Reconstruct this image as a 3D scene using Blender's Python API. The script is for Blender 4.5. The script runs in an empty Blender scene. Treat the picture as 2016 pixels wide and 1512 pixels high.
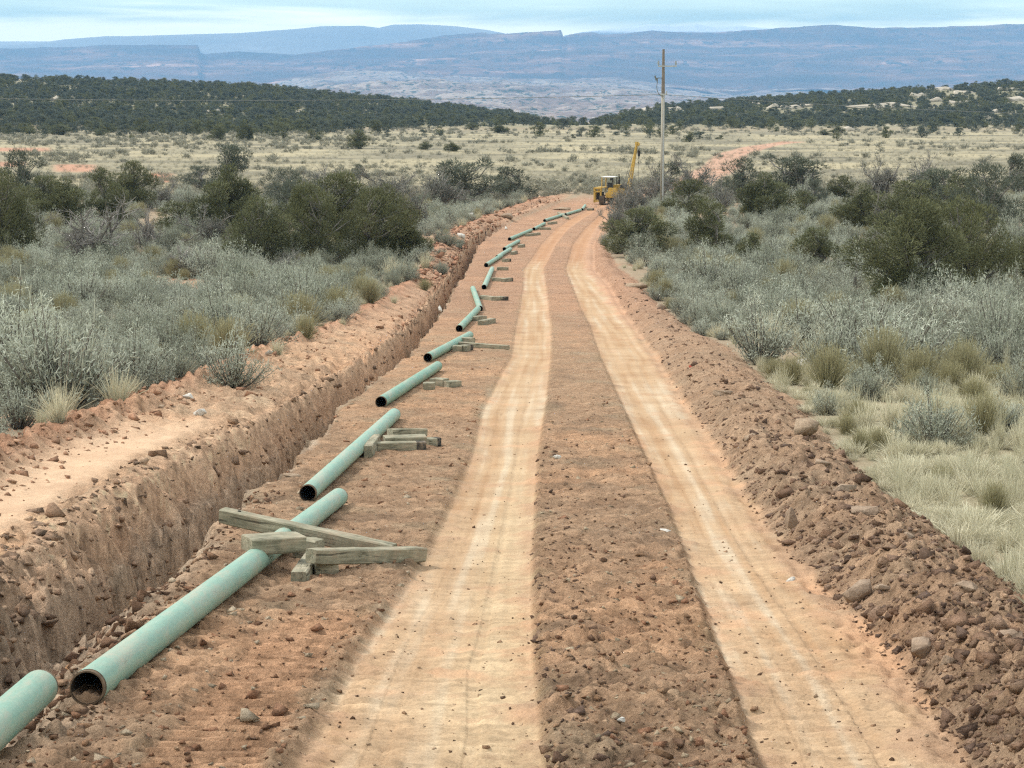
import bpy, bmesh, math, random
import numpy as np
from mathutils import Vector, Matrix

random.seed(7)
RNG = np.random.default_rng(11)
scene = bpy.context.scene
COL = scene.collection
R = math.radians

# ---------------------------------------------------------------- camera
FPX = 4000.0                      # focal length in photo pixels (2016 wide)
PITCH = math.atan((756 - 190) / FPX)
EYE = 2.4                         # eye height over the ground under the camera
cam_d = bpy.data.cameras.new('camera')
cam = bpy.data.objects.new('camera', cam_d)
COL.objects.link(cam)
cam_d.sensor_width = 36.0
cam_d.lens = FPX / 2016 * 36.0
cam_d.clip_start = 0.1
cam_d.clip_end = 60000
cam.location = (0, 0, EYE)
cam.rotation_euler = (math.pi / 2 - PITCH, 0, 0)
scene.camera = cam

# ---------------------------------------------------------------- sky, sun, exposure
SUN_EL, SUN_AZ = R(46), R(-70)    # azimuth from +Y, negative = towards -X (left)
world = bpy.data.worlds.new('World')
scene.world = world
world.use_nodes = True
world.cycles.sampling_method = 'MANUAL'
world.cycles.sample_map_resolution = 512
wn, wl = world.node_tree.nodes, world.node_tree.links
wn.clear()


def node(tree_nodes, kind, **kw):
    n = tree_nodes.new(kind)
    for k, v in kw.items():
        setattr(n, k, v)
    return n


w_out = node(wn, 'ShaderNodeOutputWorld')
w_bg = node(wn, 'ShaderNodeBackground')
w_sky = node(wn, 'ShaderNodeTexSky', sky_type='NISHITA', sun_disc=False)
w_sky.sun_elevation = SUN_EL
w_sky.sun_rotation = SUN_AZ
w_tc = node(wn, 'ShaderNodeTexCoord')
w_sep = node(wn, 'ShaderNodeSeparateXYZ')
wl.new(w_tc.outputs['Generated'], w_sep.inputs[0])
# cloud deck: flat grey-white layer, brighter towards the zenith like a real overcast
w_map = node(wn, 'ShaderNodeMapping')
w_map.inputs['Scale'].default_value = (4.0, 4.0, 52.0)
w_map.inputs['Location'].default_value = (0.3, 0.0, 0.55)
wl.new(w_tc.outputs['Generated'], w_map.inputs[0])
w_noi = node(wn, 'ShaderNodeTexNoise')
w_noi.inputs['Scale'].default_value = 1.5
w_noi.inputs['Detail'].default_value = 4
w_noi.inputs['Roughness'].default_value = 0.5
w_noi.inputs['Distortion'].default_value = 0.4
wl.new(w_map.outputs[0], w_noi.inputs['Vector'])
w_rmp = node(wn, 'ShaderNodeValToRGB')
w_rmp.color_ramp.elements[0].position = 0.34
w_rmp.color_ramp.elements[0].color = (7.2, 9.3, 7.5, 1)
w_rmp.color_ramp.elements[1].position = 0.68
w_rmp.color_ramp.elements[1].color = (13.6, 15.3, 11.8, 1)
wl.new(w_noi.outputs['Fac'], w_rmp.inputs[0])
# elevation gain
w_el = node(wn, 'ShaderNodeMapRange')
w_el.inputs['From Min'].default_value = 0.0
w_el.inputs['From Max'].default_value = 1.0
w_el.inputs['To Min'].default_value = 1.0
w_el.inputs['To Max'].default_value = 2.3
wl.new(w_sep.outputs['Z'], w_el.inputs['Value'])
# the clear gap under the deck along the horizon
w_gap = node(wn, 'ShaderNodeMapRange', interpolation_type='SMOOTHSTEP')
w_gap.inputs['From Min'].default_value = 0.0325
w_gap.inputs['From Max'].default_value = 0.0415
w_gap.inputs['To Min'].default_value = 1.0
w_gap.inputs['To Max'].default_value = 0.0
w_gadd = node(wn, 'ShaderNodeMath', operation='ADD')
w_gn = node(wn, 'ShaderNodeMath', operation='MULTIPLY_ADD')
w_gn.inputs[1].default_value = -0.030
w_gn.inputs[2].default_value = 0.015
wl.new(w_noi.outputs['Fac'], w_gn.inputs[0])
wl.new(w_sep.outputs['Z'], w_gadd.inputs[0])
wl.new(w_gn.outputs[0], w_gadd.inputs[1])
wl.new(w_gadd.outputs[0], w_gap.inputs['Value'])
w_mixg = node(wn, 'ShaderNodeMix', data_type='RGBA')
w_mixg.inputs['B'].default_value = (24.0, 22.5, 15.5, 1)
wl.new(w_gap.outputs[0], w_mixg.inputs['Factor'])
wl.new(w_rmp.outputs['Color'], w_mixg.inputs['A'])
w_neu = node(wn, 'ShaderNodeMapRange', interpolation_type='SMOOTHSTEP')
w_neu.inputs['From Min'].default_value = 0.06
w_neu.inputs['From Max'].default_value = 0.40
wl.new(w_sep.outputs['Z'], w_neu.inputs['Value'])
w_mixn = node(wn, 'ShaderNodeMix', data_type='RGBA')
w_mixn.inputs['B'].default_value = (6.6, 6.8, 6.9, 1)
wl.new(w_neu.outputs[0], w_mixn.inputs['Factor'])
wl.new(w_mixg.outputs['Result'], w_mixn.inputs['A'])
w_mulv = node(wn, 'ShaderNodeVectorMath', operation='SCALE')
wl.new(w_mixn.outputs['Result'], w_mulv.inputs[0])
wl.new(w_el.outputs[0], w_mulv.inputs['Scale'])
w_mix = node(wn, 'ShaderNodeMix', data_type='RGBA')
w_mix.inputs['Factor'].default_value = 0.9
wl.new(w_sky.outputs['Color'], w_mix.inputs['A'])
wl.new(w_mulv.outputs[0], w_mix.inputs['B'])
wl.new(w_mix.outputs['Result'], w_bg.inputs['Color'])
w_bg.inputs['Strength'].default_value = 0.092
wl.new(w_bg.outputs[0], w_out.inputs['Surface'])

sun_d = bpy.data.lights.new('sun', 'SUN')
sun_d.energy = 2.9
sun_d.angle = R(11)
sun_d.color = (1.0, 0.95, 0.87)
sun = bpy.data.objects.new('sun', sun_d)
COL.objects.link(sun)
sdir = Vector((math.sin(SUN_AZ) * math.cos(SUN_EL), math.cos(SUN_AZ) * math.cos(SUN_EL), math.sin(SUN_EL)))
sun.rotation_euler = sdir.to_track_quat('Z', 'Y').to_euler()
sun.location = (-30, 20, 60)

vs = scene.view_settings
vs.view_transform = 'Standard'
vs.look = 'None'
vs.gamma = 1
vs.use_curve_mapping = False
vs.exposure = 0.4
scene.cycles.max_bounces = 6
scene.cycles.diffuse_bounces = 2
scene.cycles.transparent_max_bounces = 8
scene.cycles.volume_bounces = 1
scene.cycles.use_denoising = False        # keeps the grit of the soil; the remaining grain reads as film grain
scene.cycles.use_adaptive_sampling = False
scene.cycles.sample_clamp_indirect = 3.0
scene.cycles.pixel_filter_type = 'BLACKMAN_HARRIS'
scene.cycles.filter_width = 1.25

# ---------------------------------------------------------------- maths helpers
CP, SP = math.cos(PITCH), math.sin(PITCH)


def v_to_drop(v, Y):
    """height below the eye of the point seen at photo row v at ground distance Y"""
    b = (756 - v) / FPX
    return -Y * (-SP + b * CP) / (CP + b * SP)


_pv = [(1392, 12.1), (990, 25.0), (805, 37.6), (710, 50), (650, 63), (610, 75), (568, 88), (530, 101), (405, 175), (330, 280), (290, 400), (258, 600)]
PY = np.array([-40, 0.0, 5.0] + [y for _, y in _pv] + [900, 1300, 2500])
PZ = np.array([EYE - 1.0, 2.36, 2.86] + [v_to_drop(v, y) for v, y in _pv] + [10.4, 10.4, 10.4])
_sl = np.gradient(PZ, PY)


def prof(Y):
    """height of the untouched ground below / above zero along the line of sight"""
    Y = np.asarray(Y, dtype=np.float64)
    i = np.clip(np.searchsorted(PY, Y) - 1, 0, len(PY) - 2)
    h = PY[i + 1] - PY[i]
    t = np.clip((Y - PY[i]) / h, 0, 1)
    a, b, c, d = PZ[i], PZ[i + 1], _sl[i] * h, _sl[i + 1] * h
    z = (2 * t**3 - 3 * t**2 + 1) * a + (t**3 - 2 * t**2 + t) * c + (-2 * t**3 + 3 * t**2) * b + (t**3 - t**2) * d
    return EYE - z


def project(X, Y, Z):
    X, Y, Z = np.asarray(X, float), np.asarray(Y, float), np.asarray(Z, float) - EYE
    dep = Y * CP - Z * SP
    up = Y * SP + Z * CP
    return 1008 + FPX * X / dep, 756 - FPX * up / dep, dep


def pt(u, v, h=0.0):
    """point h above the plain ground that is seen at photo pixel (u, v)"""
    a, b = (u - 1008) / FPX, (756 - v) / FPX
    Ys = np.geomspace(3, 1200, 5000)
    k = Ys / (CP + b * SP)
    Z = EYE + k * (-SP + b * CP)
    g = prof(Ys) + h
    s = np.where(Z <= g)[0]
    j = s[0] if len(s) else len(Ys) - 1
    if 0 < j:
        d0, d1 = Z[j - 1] - g[j - 1], Z[j] - g[j]
        f = d0 / (d0 - d1) if d0 != d1 else 0
        Y = Ys[j - 1] + f * (Ys[j] - Ys[j - 1])
    else:
        Y = Ys[0]
    k = Y / (CP + b * SP)
    return Vector((a * k, Y, EYE + k * (-SP + b * CP)))


def _hash(ix, iy, seed):
    h = (ix.astype(np.int64) * 374761393 + iy.astype(np.int64) * 668265263 + seed * 974634777) & 0xFFFFFFFF
    h = ((h ^ (h >> 13)) * 1274126177) & 0xFFFFFFFF
    h = (h ^ (h >> 16)) & 0xFFFFFFFF
    return h


def gnoise(x, y, seed=0):
    """2-D gradient noise, about -1..1"""
    x0, y0 = np.floor(x), np.floor(y)
    fx, fy = x - x0, y - y0
    ux, uy = fx * fx * fx * (fx * (fx * 6 - 15) + 10), fy * fy * fy * (fy * (fy * 6 - 15) + 10)
    out = 0
    for dx in (0, 1):
        for dy in (0, 1):
            a = _hash(x0 + dx, y0 + dy, seed) * (2 * np.pi / 4294967296.0)
            g = np.cos(a) * (fx - dx) + np.sin(a) * (fy - dy)
            out = out + g * (ux if dx else 1 - ux) * (uy if dy else 1 - uy)
    return out * 1.5


def fbm(x, y, freq, octv, seed=0, cell=None, gain=0.5, ridged=False):
    """fractal noise; octaves finer than the mesh cell fade out"""
    tot, amp, norm = 0.0, 1.0, 0.0
    for o in range(octv):
        f = freq * 2.03**o
        n = gnoise(x * f, y * f, seed + o * 17)
        if ridged:
            n = 1 - 2 * np.abs(n)
        if cell is not None:
            w = np.clip((1.0 / (f * cell) - 1.1) / 1.4, 0, 1)
            n = n * w
        tot = tot + amp * n
        norm += amp
        amp *= gain
    return tot / norm


def clods(x, y, freq, seed, cell):
    """rounded lumps on a jittered lattice: height 0..1 and a random number per lump"""
    px, py = x * freq, y * freq
    x0, y0 = np.floor(px), np.floor(py)
    best = np.full(np.shape(px), 9.0)
    tag_ = np.zeros(np.shape(px))
    for dx in (-1, 0, 1):
        for dy in (-1, 0, 1):
            h = _hash(x0 + dx, y0 + dy, seed)
            jx, jy = (h & 1023) / 1023.0, ((h >> 10) & 1023) / 1023.0
            d = np.hypot((x0 + dx + jx - px), (y0 + dy + jy - py)) / (0.5 + 0.5 * ((h >> 20) & 255) / 255.0)
            m = d < best
            best = np.where(m, d, best)
            tag_ = np.where(m, ((h >> 14) & 1023) / 1023.0, tag_)
    w = np.clip((1.0 / (freq * cell) - 1.1) / 1.6, 0, 1)
    return np.clip(1.05 - best, 0, 1) ** 0.7 * w * (0.35 + 0.65 * tag_), tag_, w


def sstep(a, b, x):
    t = np.clip((x - a) / (b - a), 0, 1)
    return t * t * (3 - 2 * t)


def lerp(a, b, t):
    return a + (b - a) * t


def lin(r, g, b):
    """sRGB 0-255 to linear"""
    f = lambda c: (c / 255 / 12.92) if c / 255 <= 0.04045 else ((c / 255 + 0.055) / 1.055) ** 2.4
    return (f(r), f(g), f(b))


# ---------------------------------------------------------------- object helpers
def tag(o, label=None, cat=None, group=None, kind=None):
    if label:
        o['label'] = label
    if cat:
        o['category'] = cat
    if group:
        o['group'] = group
    if kind:
        o['kind'] = kind
    return o


def link(o, parent=None):
    COL.objects.link(o)
    if parent is not None:
        o.parent = parent
    return o


def mesh_np(name, V, loops, counts, mat=None, smooth=False, attrs=None, mat_idx=None):
    me = bpy.data.meshes.new(name)
    V = np.asarray(V, np.float32)
    me.vertices.add(len(V))
    me.vertices.foreach_set('co', V.ravel())
    loops = np.asarray(loops, np.int32).ravel()
    counts = np.asarray(counts, np.int32)
    me.loops.add(len(loops))
    me.loops.foreach_set('vertex_index', loops)
    me.polygons.add(len(counts))
    st = np.zeros(len(counts), np.int32)
    st[1:] = np.cumsum(counts)[:-1]
    me.polygons.foreach_set('loop_start', st)
    me.polygons.foreach_set('loop_total', counts)
    if smooth:
        me.polygons.foreach_set('use_smooth', np.ones(len(counts), bool))
    for m in (mat if isinstance(mat, (list, tuple)) else [mat]):
        if m is not None:
            me.materials.append(m)
    if mat_idx is not None:
        me.polygons.foreach_set('material_index', np.asarray(mat_idx, np.int32))
    for k, a in (attrs or {}).items():
        a = np.asarray(a, np.float32)
        if a.ndim == 1:
            me.attributes.new(k, 'FLOAT', 'POINT').data.foreach_set('value', a)
        elif a.shape[1] == 4:
            me.attributes.new(k, 'FLOAT_COLOR', 'POINT').data.foreach_set('color', a.ravel())
        else:
            me.attributes.new(k, 'FLOAT_VECTOR', 'POINT').data.foreach_set('vector', a.ravel())
    me.update(calc_edges=True)
    me.validate()
    return me


def new_obj(name, me, parent=None):
    return link(bpy.data.objects.new(name, me), parent)


def bm_obj(name, bm, mat, parent=None, smooth=False):
    me = bpy.data.meshes.new(name)
    bm.normal_update()
    bm.to_mesh(me)
    bm.free()
    if smooth:
        for p in me.polygons:
            p.use_smooth = True
    for m in (mat if isinstance(mat, (list, tuple)) else [mat]):
        me.materials.append(m)
    return new_obj(name, me, parent)


# ---------------------------------------------------------------- materials
def mat_new(name):
    m = bpy.data.materials.new(name)
    m.use_nodes = True
    nt = m.node_tree
    b = nt.nodes['Principled BSDF']
    b.inputs['Roughness'].default_value = 0.9
    b.inputs['Specular IOR Level'].default_value = 0.2
    return m, nt.nodes, nt.links, b


def add_noise(N, L, vec, scale, detail=4, rough=0.6, dist=0.0):
    n = node(N, 'ShaderNodeTexNoise')
    n.inputs['Scale'].default_value = scale
    n.inputs['Detail'].default_value = detail
    n.inputs['Roughness'].default_value = rough
    n.inputs['Distortion'].default_value = dist
    if vec is not None:
        L.new(vec, n.inputs['Vector'])
    return n


def ramp(N, L, fac, stops):
    r = node(N, 'ShaderNodeValToRGB')
    while len(r.color_ramp.elements) < len(stops):
        r.color_ramp.elements.new(0.5)
    for e, (p, c) in zip(r.color_ramp.elements, stops):
        e.position = p
        e.color = (*c, 1) if len(c) == 3 else c
    L.new(fac, r.inputs[0])
    return r


def mixc(N, L, a, b, fac, mode='MIX'):
    m = node(N, 'ShaderNodeMix', data_type='RGBA', blend_type=mode)
    for key, x in (('A', a), ('B', b), ('Factor', fac)):
        if hasattr(x, 'is_linked'):
            L.new(x, m.inputs[key])
        elif key == 'Factor':
            m.inputs[key].default_value = x
        else:
            m.inputs[key].default_value = (*x, 1)
    return m.outputs['Result']


def bump(N, L, bsdf, height, strength=0.5, dist=0.02, prev=None):
    b = node(N, 'ShaderNodeBump')
    b.inputs['Strength'].default_value = strength
    b.inputs['Distance'].default_value = dist
    L.new(height, b.inputs['Height'])
    if prev is not None:
        L.new(prev, b.inputs['Normal'])
    L.new(b.outputs[0], bsdf.inputs['Normal'])
    return b.outputs[0]


def earth_material():
    m, N, L, b = mat_new('earth')
    at = node(N, 'ShaderNodeAttribute', attribute_name='albedo')
    geo = node(N, 'ShaderNodeNewGeometry')
    n1 = add_noise(N, L, geo.outputs['Position'], 9.0, 8, 0.72)
    n2 = add_noise(N, L, geo.outputs['Position'], 55.0, 4, 0.7)
    n3 = add_noise(N, L, geo.outputs['Position'], 1.1, 5, 0.6)
    r1 = ramp(N, L, n1.outputs['Fac'], [(0.30, (0.50, 0.48, 0.46)), (0.48, (1, 1, 1)), (0.70, (1.38, 1.37, 1.35))])
    r2 = ramp(N, L, n2.outputs['Fac'], [(0.3, (0.72, 0.71, 0.70)), (0.62, (1.12, 1.12, 1.12))])
    r3 = ramp(N, L, n3.outputs['Fac'], [(0.3, (0.86, 0.83, 0.82)), (0.7, (1.10, 1.12, 1.13))])
    rg = node(N, 'ShaderNodeAttribute', attribute_name='rough')
    c = mixc(N, L, at.outputs['Color'], r1.outputs['Color'], rg.outputs['Fac'], 'MULTIPLY')
    c = mixc(N, L, c, r2.outputs['Color'], 0.8, 'MULTIPLY')
    c = mixc(N, L, c, r3.outputs['Color'], 1.0, 'MULTIPLY')
    L.new(c, b.inputs['Base Color'])
    b.inputs['Roughness'].default_value = 1.0
    b.inputs['Specular IOR Level'].default_value = 0.05
    n4 = add_noise(N, L, geo.outputs['Position'], 22.0, 6, 0.75)
    mu = node(N, 'ShaderNodeMath', operation='MULTIPLY')
    L.new(n4.outputs['Fac'], mu.inputs[0])
    L.new(rg.outputs['Fac'], mu.inputs[1])
    bump(N, L, b, mu.outputs[0], 1.0, 0.10)
    return m


EARTH = earth_material()

# ---------------------------------------------------------------- right-of-way lines, traced as rows of the photo
_rows = [1512, 1300, 1100, 1000, 900, 800, 700, 640, 560, 530, 480, 450, 430, 410]
_tab = dict(
    LL=[570, 690, 830, 880, 925, 950, 1005, 1015, 1030, 1030, 1065, 1093, 1124, 1165],
    LR=[1080, 1055, 1050, 1055, 1060, 1075, 1085, 1085, 1075, 1070, 1095, 1119, 1148, 1181],
    RL=[1495, 1420, 1350, 1315, 1270, 1225, 1180, 1160, 1125, 1112, 1127, 1150, 1172, 1195],
    RR=[1870, 1720, 1540, 1470, 1410, 1340, 1285, 1240, 1180, 1150, 1157, 1172, 1190, 1210],
    BI=[1930, 1770, 1575, 1490, 1425, 1355, 1292, 1250, 1200, 1170, 1170, 1185, 1200, 1225],
    BO=[2440, 2130, 1880, 1750, 1640, 1560, 1440, 1345, 1260, 1215, 1190, 1200, 1215, 1250],
    TE=[-40, 130, 345, 460, 590, 680, 805, 850, 900, 920, 942, 985, 1030, 1080],
    TW=[-760, -370, 0, 115, 300, 545, 710, 790, 860, 885, 918, 965, 1010, 1060],
    BE=[-1400, -900, -380, -150, 40, 300, 525, 680, 808, 843, 882, 936, 985, 1040],
)
_rowY = np.array([pt(1008, v).y for v in _rows])
EDGE = {}
for _k, _us in _tab.items():
    _x = np.array([(u - 1008) / FPX * (y / (CP + (756 - v) / FPX * SP)) for u, v, y in zip(_us, _rows, _rowY)])
    _y0 = np.concatenate([[-20, 2], _rowY, [230, 5000]])
    s0 = (_x[1] - _x[0]) / (_rowY[1] - _rowY[0])
    s0 *= 0.6
    s1 = 0.14
    _x0 = np.concatenate([[_x[0] + s0 * (2 - _rowY[0])] * 2, _x, [_x[-1] + s1 * (230 - _rowY[-1])] * 2])
    EDGE[_k] = (_y0, _x0)


def edge(k, Y):
    return np.interp(Y, *EDGE[k])


# ridge line of the wooded rise behind the flat (photo u, v of the ground below the tree tops)
_hu = np.array([-1600, 0, 250, 500, 700, 900, 1000, 1060, 1110, 1150, 1200, 1300, 1500, 1700, 2016, 3600])
_hv = np.array([150, 158, 166, 175, 194, 214, 228, 240, 250, 250, 232, 214, 199, 187, 168, 160])
HILL_Y = 1100.0


def hill(X, Y):
    u = 1008 + FPX * X / Y
    r = (190 - np.interp(u, _hu, _hv)) / FPX * HILL_Y + EYE
    y0 = np.interp(u, [0, 600, 1000, 1200, 2016], [560, 640, 720, 700, 690])
    s = sstep(y0, HILL_Y, Y)
    g = prof(Y)
    z = lerp(g, r, s)
    back = sstep(HILL_Y, HILL_Y + 550, Y)
    return lerp(z, -66.0, back)


def cell_at(Y):
    """mesh cell size used for the ground at distance Y"""
    return np.maximum(0.0008 * Y, np.interp(Y, [0, 9, 12, 25, 50, 100, 200, 700], [0.1, 0.04, 0.028, 0.075, 0.16, 0.34, 1.6, 6.0]))


def zones(X, Y):
    e = {k: edge(k, Y) for k in EDGE}
    j = fbm(X, Y, 0.9, 3, 91) * 0.16 * sstep(5, 12, Y)
    return e, j


def ground(X, Y, want_color=False, smooth_only=False):
    """terrain height, and the colour of the soil, at world X, Y"""
    X, Y = np.asarray(X, np.float64), np.asarray(Y, np.float64)
    cell = cell_at(Y)
    e, j = zones(X, Y)
    row = 1 - sstep(178, 205, Y)                       # right-of-way fades out past the machine
    Z = hill(X, np.maximum(Y, 1.0))
    und = fbm(X, Y, 0.07, 3, 5) * 0.25 + fbm(X, Y, 0.35, 3, 6) * 0.07
    inside = sstep(-0.3, 0.3, X - e['BE']) * (1 - sstep(-0.3, 0.3, X - e['BO'])) * row
    Z = Z + und * (1 - inside) * np.clip(Y / 60, 0.4, 1)
    if smooth_only:
        return Z
    far = 1 - sstep(160, 320, Y)
    rub = fbm(X, Y, 3.2, 5, 21, cell, 0.6)             # clods
    rid = fbm(X, Y, 2.0, 5, 31, cell, 0.6, ridged=True)
    fine = fbm(X, Y, 9.0, 3, 41, cell, 0.6)
    big = fbm(X, Y, 0.8, 4, 51, cell, 0.55)
    xj = X + j
    wx, wy = X + 0.06 * gnoise(X * 4, Y * 4, 33), Y + 0.06 * gnoise(X * 4, Y * 4, 34)
    cA, hA, wA = clods(wx, wy, 4.2, 35, cell)
    cB, hB, wB = clods(wx, wy, 9.0, 36, cell)
    cC, hC, wC = clods(wx, wy * 0.8, 2.2, 37, cell)
    # --- wheel tracks
    frz = fbm(X, Y, 1.2, 4, 62, cell) * 0.42 + fbm(X, Y, 6.0, 3, 61, cell) * 0.22
    def band(a, b, s=0.19):
        xx = xj * 0.5 + X * 0.5 + frz
        return sstep(-s, s, xx - e[a] - 0.05) * (1 - sstep(-s, s, xx - e[b] + 0.05))
    tl, tr = band('LL', 'LR') * row, band('RL', 'RR') * row
    wl_ = (X - e['LL']) / np.maximum(e['LR'] - e['LL'], 0.2)
    wr_ = (X - e['RL']) / np.maximum(e['RR'] - e['RL'], 0.2)
    trk = np.maximum(tl, tr)
    cleat = np.sin((Y + 0.05 * fbm(X, Y, 2.0, 2, 61)) * 2 * np.pi / 0.17)
    cw = np.clip((0.17 / cell - 1.6) / 1.5, 0, 1)
    press = sstep(-0.1, 0.45, fbm(X * 1.6, Y * 0.35, 1.0, 3, 63))
    Z = Z - 0.04 * trk
    Z = Z + trk * (cleat * 0.022 * cw * press + fine * 0.03 + cB * 0.012 + fbm(X, Y, 5.0, 3, 64, cell) * 0.012)
    # long tyre grooves inside a track
    lat = np.where(tl > tr, wl_, wr_)
    gro = gnoise(lat * 9.0 + 0.4 * fbm(X * 0.2, Y * 0.2, 1.0, 2, 65), Y * 0.05, 66)
    Z = Z + trk * (np.where(np.abs(lat - 0.68 + 0.03 * gnoise(Y * 0.4, 0 * Y, 68)) < 0.03, -0.008, 0) + np.where(np.abs(lat - 0.30 + 0.04 * gnoise(Y * 0.3, 0 * Y, 69)) < 0.05, -0.007, 0)) + trk * gro * 0.012
    # --- strip between the tracks and the strip beside the pipes
    mid = (sstep(-0.05, 0.05, X - e['LR'])) * (1 - sstep(-0.05, 0.05, X - e['RL'])) * row
    side = (sstep(-0.1, 0.1, xj - e['TE'])) * (1 - sstep(-0.06, 0.06, X - e['LL'])) * row
    Z = Z + mid * (rub * 0.10 + rid * 0.045 + fine * 0.045 + 0.015 + cA * 0.055 + cB * 0.035)
    lug = sstep(0.05, 0.4, fbm(X * 0.9, Y * 0.35, 1.0, 2, 67))
    lq = X - e['LL']
    lug2 = sstep(-0.85, -0.72, lq + 0.12 * fbm(X, Y, 2.0, 2, 92)) * (1 - sstep(-0.22, -0.10, lq + 0.12 * fbm(X, Y, 2.0, 2, 93))) * sstep(9.2, 9.8, Y) * (1 - sstep(14.5, 17, Y))
    cl2 = np.sin((Y + 0.03 * X) * 2 * np.pi / 0.15) * np.clip((0.15 / cell - 1.6) / 1.5, 0, 1)
    Z = Z + side * lug2 * cl2 * 0.032
    Z = Z + side * (1 - 0.75 * lug2) * (rub * 0.085 + fine * 0.04 + rid * 0.03 + cleat * 0.020 * cw * lug + (cA * 0.045 + cB * 0.03) * (1 - 0.6 * lug) * (1 - 0.8 * lug2))
    sho = sstep(-0.06, 0.06, X - e['RR']) * (1 - sstep(-0.05, 0.1, X - e['BI'])) * row
    Z = Z + sho * (rub * 0.06 + fine * 0.03)
    # --- windrow of clods on the right
    bi, bo = e['BI'], e['BO']
    wb = np.clip((xj - bi) / np.maximum(bo - bi, 0.3), -1, 2)
    prof_b = sstep(0.0, 0.38, wb) * (1 - sstep(0.62, 1.06, wb))
    berm = sstep(-0.02, 0.08, wb) * (1 - sstep(0.95, 1.12, wb)) * row
    hgt = np.clip((bo - bi) * 0.17, 0.06, 0.20) * row * (1 + 0.9 * fbm(X * 0.5, Y * 0.3, 1.0, 3, 38))
    Z = Z + prof_b * hgt * (1 + 0.5 * big) + berm * sstep(0.0, 0.3, wb + 0.2 * big) * (rub * 0.17 + rid * 0.07 + fine * 0.07 + cC * 0.07 + cA * 0.13 + cB * 0.06)
    gut = (sstep(-0.25, -0.05, X - bi) * (1 - sstep(-0.03, 0.14, X - bi))) * row
    Z = Z - gut * 0.05
    # --- the trench
    tw, te = e['TW'], e['TE']
    j2 = fbm(X * 0.4, Y, 0.55, 4, 71, cell, 0.6) * 0.34
    near = 1 - sstep(17, 25, Y)                         # caved-in near end
    endw = sstep(9, 13, Y) * (1 - sstep(128, 150, Y))
    w = (X - (tw + j2)) / np.maximum(te - tw, 0.5)
    depth = lerp(1.75, 0.95, near) * endw
    slope = sstep(0.0, 0.42, w) * 0.52 + sstep(0.36, 0.50, w) * 0.48
    west = slope
    eastw = lerp(0.10, 0.62, near)
    je = fbm(X, Y, 1.1, 3, 73) * 0.10
    east = 1 - sstep(1.0 + je - eastw, 1.0 + je + 0.02 + 0.25 * near, w)
    cut = np.minimum(west, east)
    intr = sstep(0.0, 0.05, w) * (1 - sstep(1.0, 1.06 + 0.3 * near, w)) * endw * row
    teeth = gnoise(Y * 2.6 + X * 1.2, X * 0.9, 74) * np.clip((0.38 / cell - 1.5) / 1.5, 0, 1)
    Z = Z - cut * depth + intr * (rub * 0.30 + rid * 0.20 + teeth * 0.13 + fine * 0.08 + cA * 0.14 + cC * 0.10 + cB * 0.05) * sstep(0, 0.25, w) * np.where(w > 0.8, lerp(sstep(1.02, 0.86, w), 0.45 * sstep(1.3, 1.0, w), near), 1.0) * (1 - 0.55 * near * sstep(0.42, 0.6, w))
    wall = intr
    # --- graded bench left of the trench and its little bank of scraped soil
    bench = sstep(-0.05, 0.1, xj - e['BE']) * (1 - sstep(-0.05, 0.05, X - (tw + j2))) * row
    cl3 = np.sin((Y + 0.10 * X + 0.06 * fbm(X, Y, 1.5, 2, 97)) * 2 * np.pi / 0.36) * np.clip((0.36 / cell - 1.6) / 1.5, 0, 1)
    Z = Z + bench * (1 - sstep(22, 30, Y)) * sstep(-0.25, 0.15, fbm(X, Y, 0.4, 2, 96)) * cl3 * 0.028
    rb = sstep(30, 46, Y + 6 * fbm(X, Y, 0.2, 2, 39)) * bench
    fb = np.clip((X - e['BE']) / np.maximum(tw - e['BE'], 0.4), 0, 1)
    Z = Z + rb * (0.30 * rub + 0.10 * rid + 0.12 * cA + 0.10 * cC + 0.05 * cB - 0.30 * fb * fb + 0.06)
    lipr = bench * sstep(0.72, 1.0, fb)
    Z = Z + lipr * (0.22 * rub + 0.08 * cA + 0.05 * cB - 0.10)
    Z = Z + bench * (cleat * 0.016 * cw * press + fine * 0.03 + rub * 0.05) 
    be = np.exp(-((xj - e['BE'] + 0.1) / 0.45) ** 2) * row
    Z = Z + be * (0.20 + 0.34 * rub + 0.14 * rid + cA * 0.12 + cB * 0.05)
    farsp = sstep(95, 125, Y) * (1 - sstep(178, 195, Y)) * sstep(-2.5, 0.5, xj - e['BE'] + 1.5) * (1 - sstep(-0.6, 0.2, xj - e['TE']))
    Z = Z + farsp * (0.35 + 0.3 * big + 0.25 * rub)
    veg = (1 - np.clip(trk + mid + side + berm + bench + wall, 0, 1))
    Z = Z + veg * far * (rub * 0.05 + fine * 0.015)
    if not want_color:
        return Z
    # ------------------------------------------------ colour of the ground
    def C(*c):
        return np.array(lin(*c))[None, :]
    def mixn(a, b, t):
        return a + (b - a) * t[:, None]
    sh = X.shape
    X1, Y1 = X.ravel(), Y.ravel()
    f = lambda a: np.asarray(a).ravel()
    n_big = f(fbm(X, Y, 0.16, 4, 81))
    n_mid = f(fbm(X, Y, 1.3, 4, 82, cell))
    # vegetated ground: pinkish tan soil with grey litter
    c = np.repeat(C(150, 132, 108), X1.size, 0)
    c = mixn(c, C(184, 130, 98), sstep(0.15, 0.45, n_big) * 0.7)
    c = mixn(c, C(140, 128, 104), sstep(0.0, 0.3, n_mid) * 0.6)
    # right-hand dry grass: straw litter
    straw = f(sstep(-0.5, 1.0, xj - e['BO'])) * (1 - sstep(38, 55, Y1))
    c = mixn(c, C(150, 141, 112), straw * 0.9)
    # the dry flat further out, streaked across
    flat = sstep(185, 230, Y1) * (1 - sstep(560, 700, Y1))
    c = mixn(c, C(144, 136, 111), flat)
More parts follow.
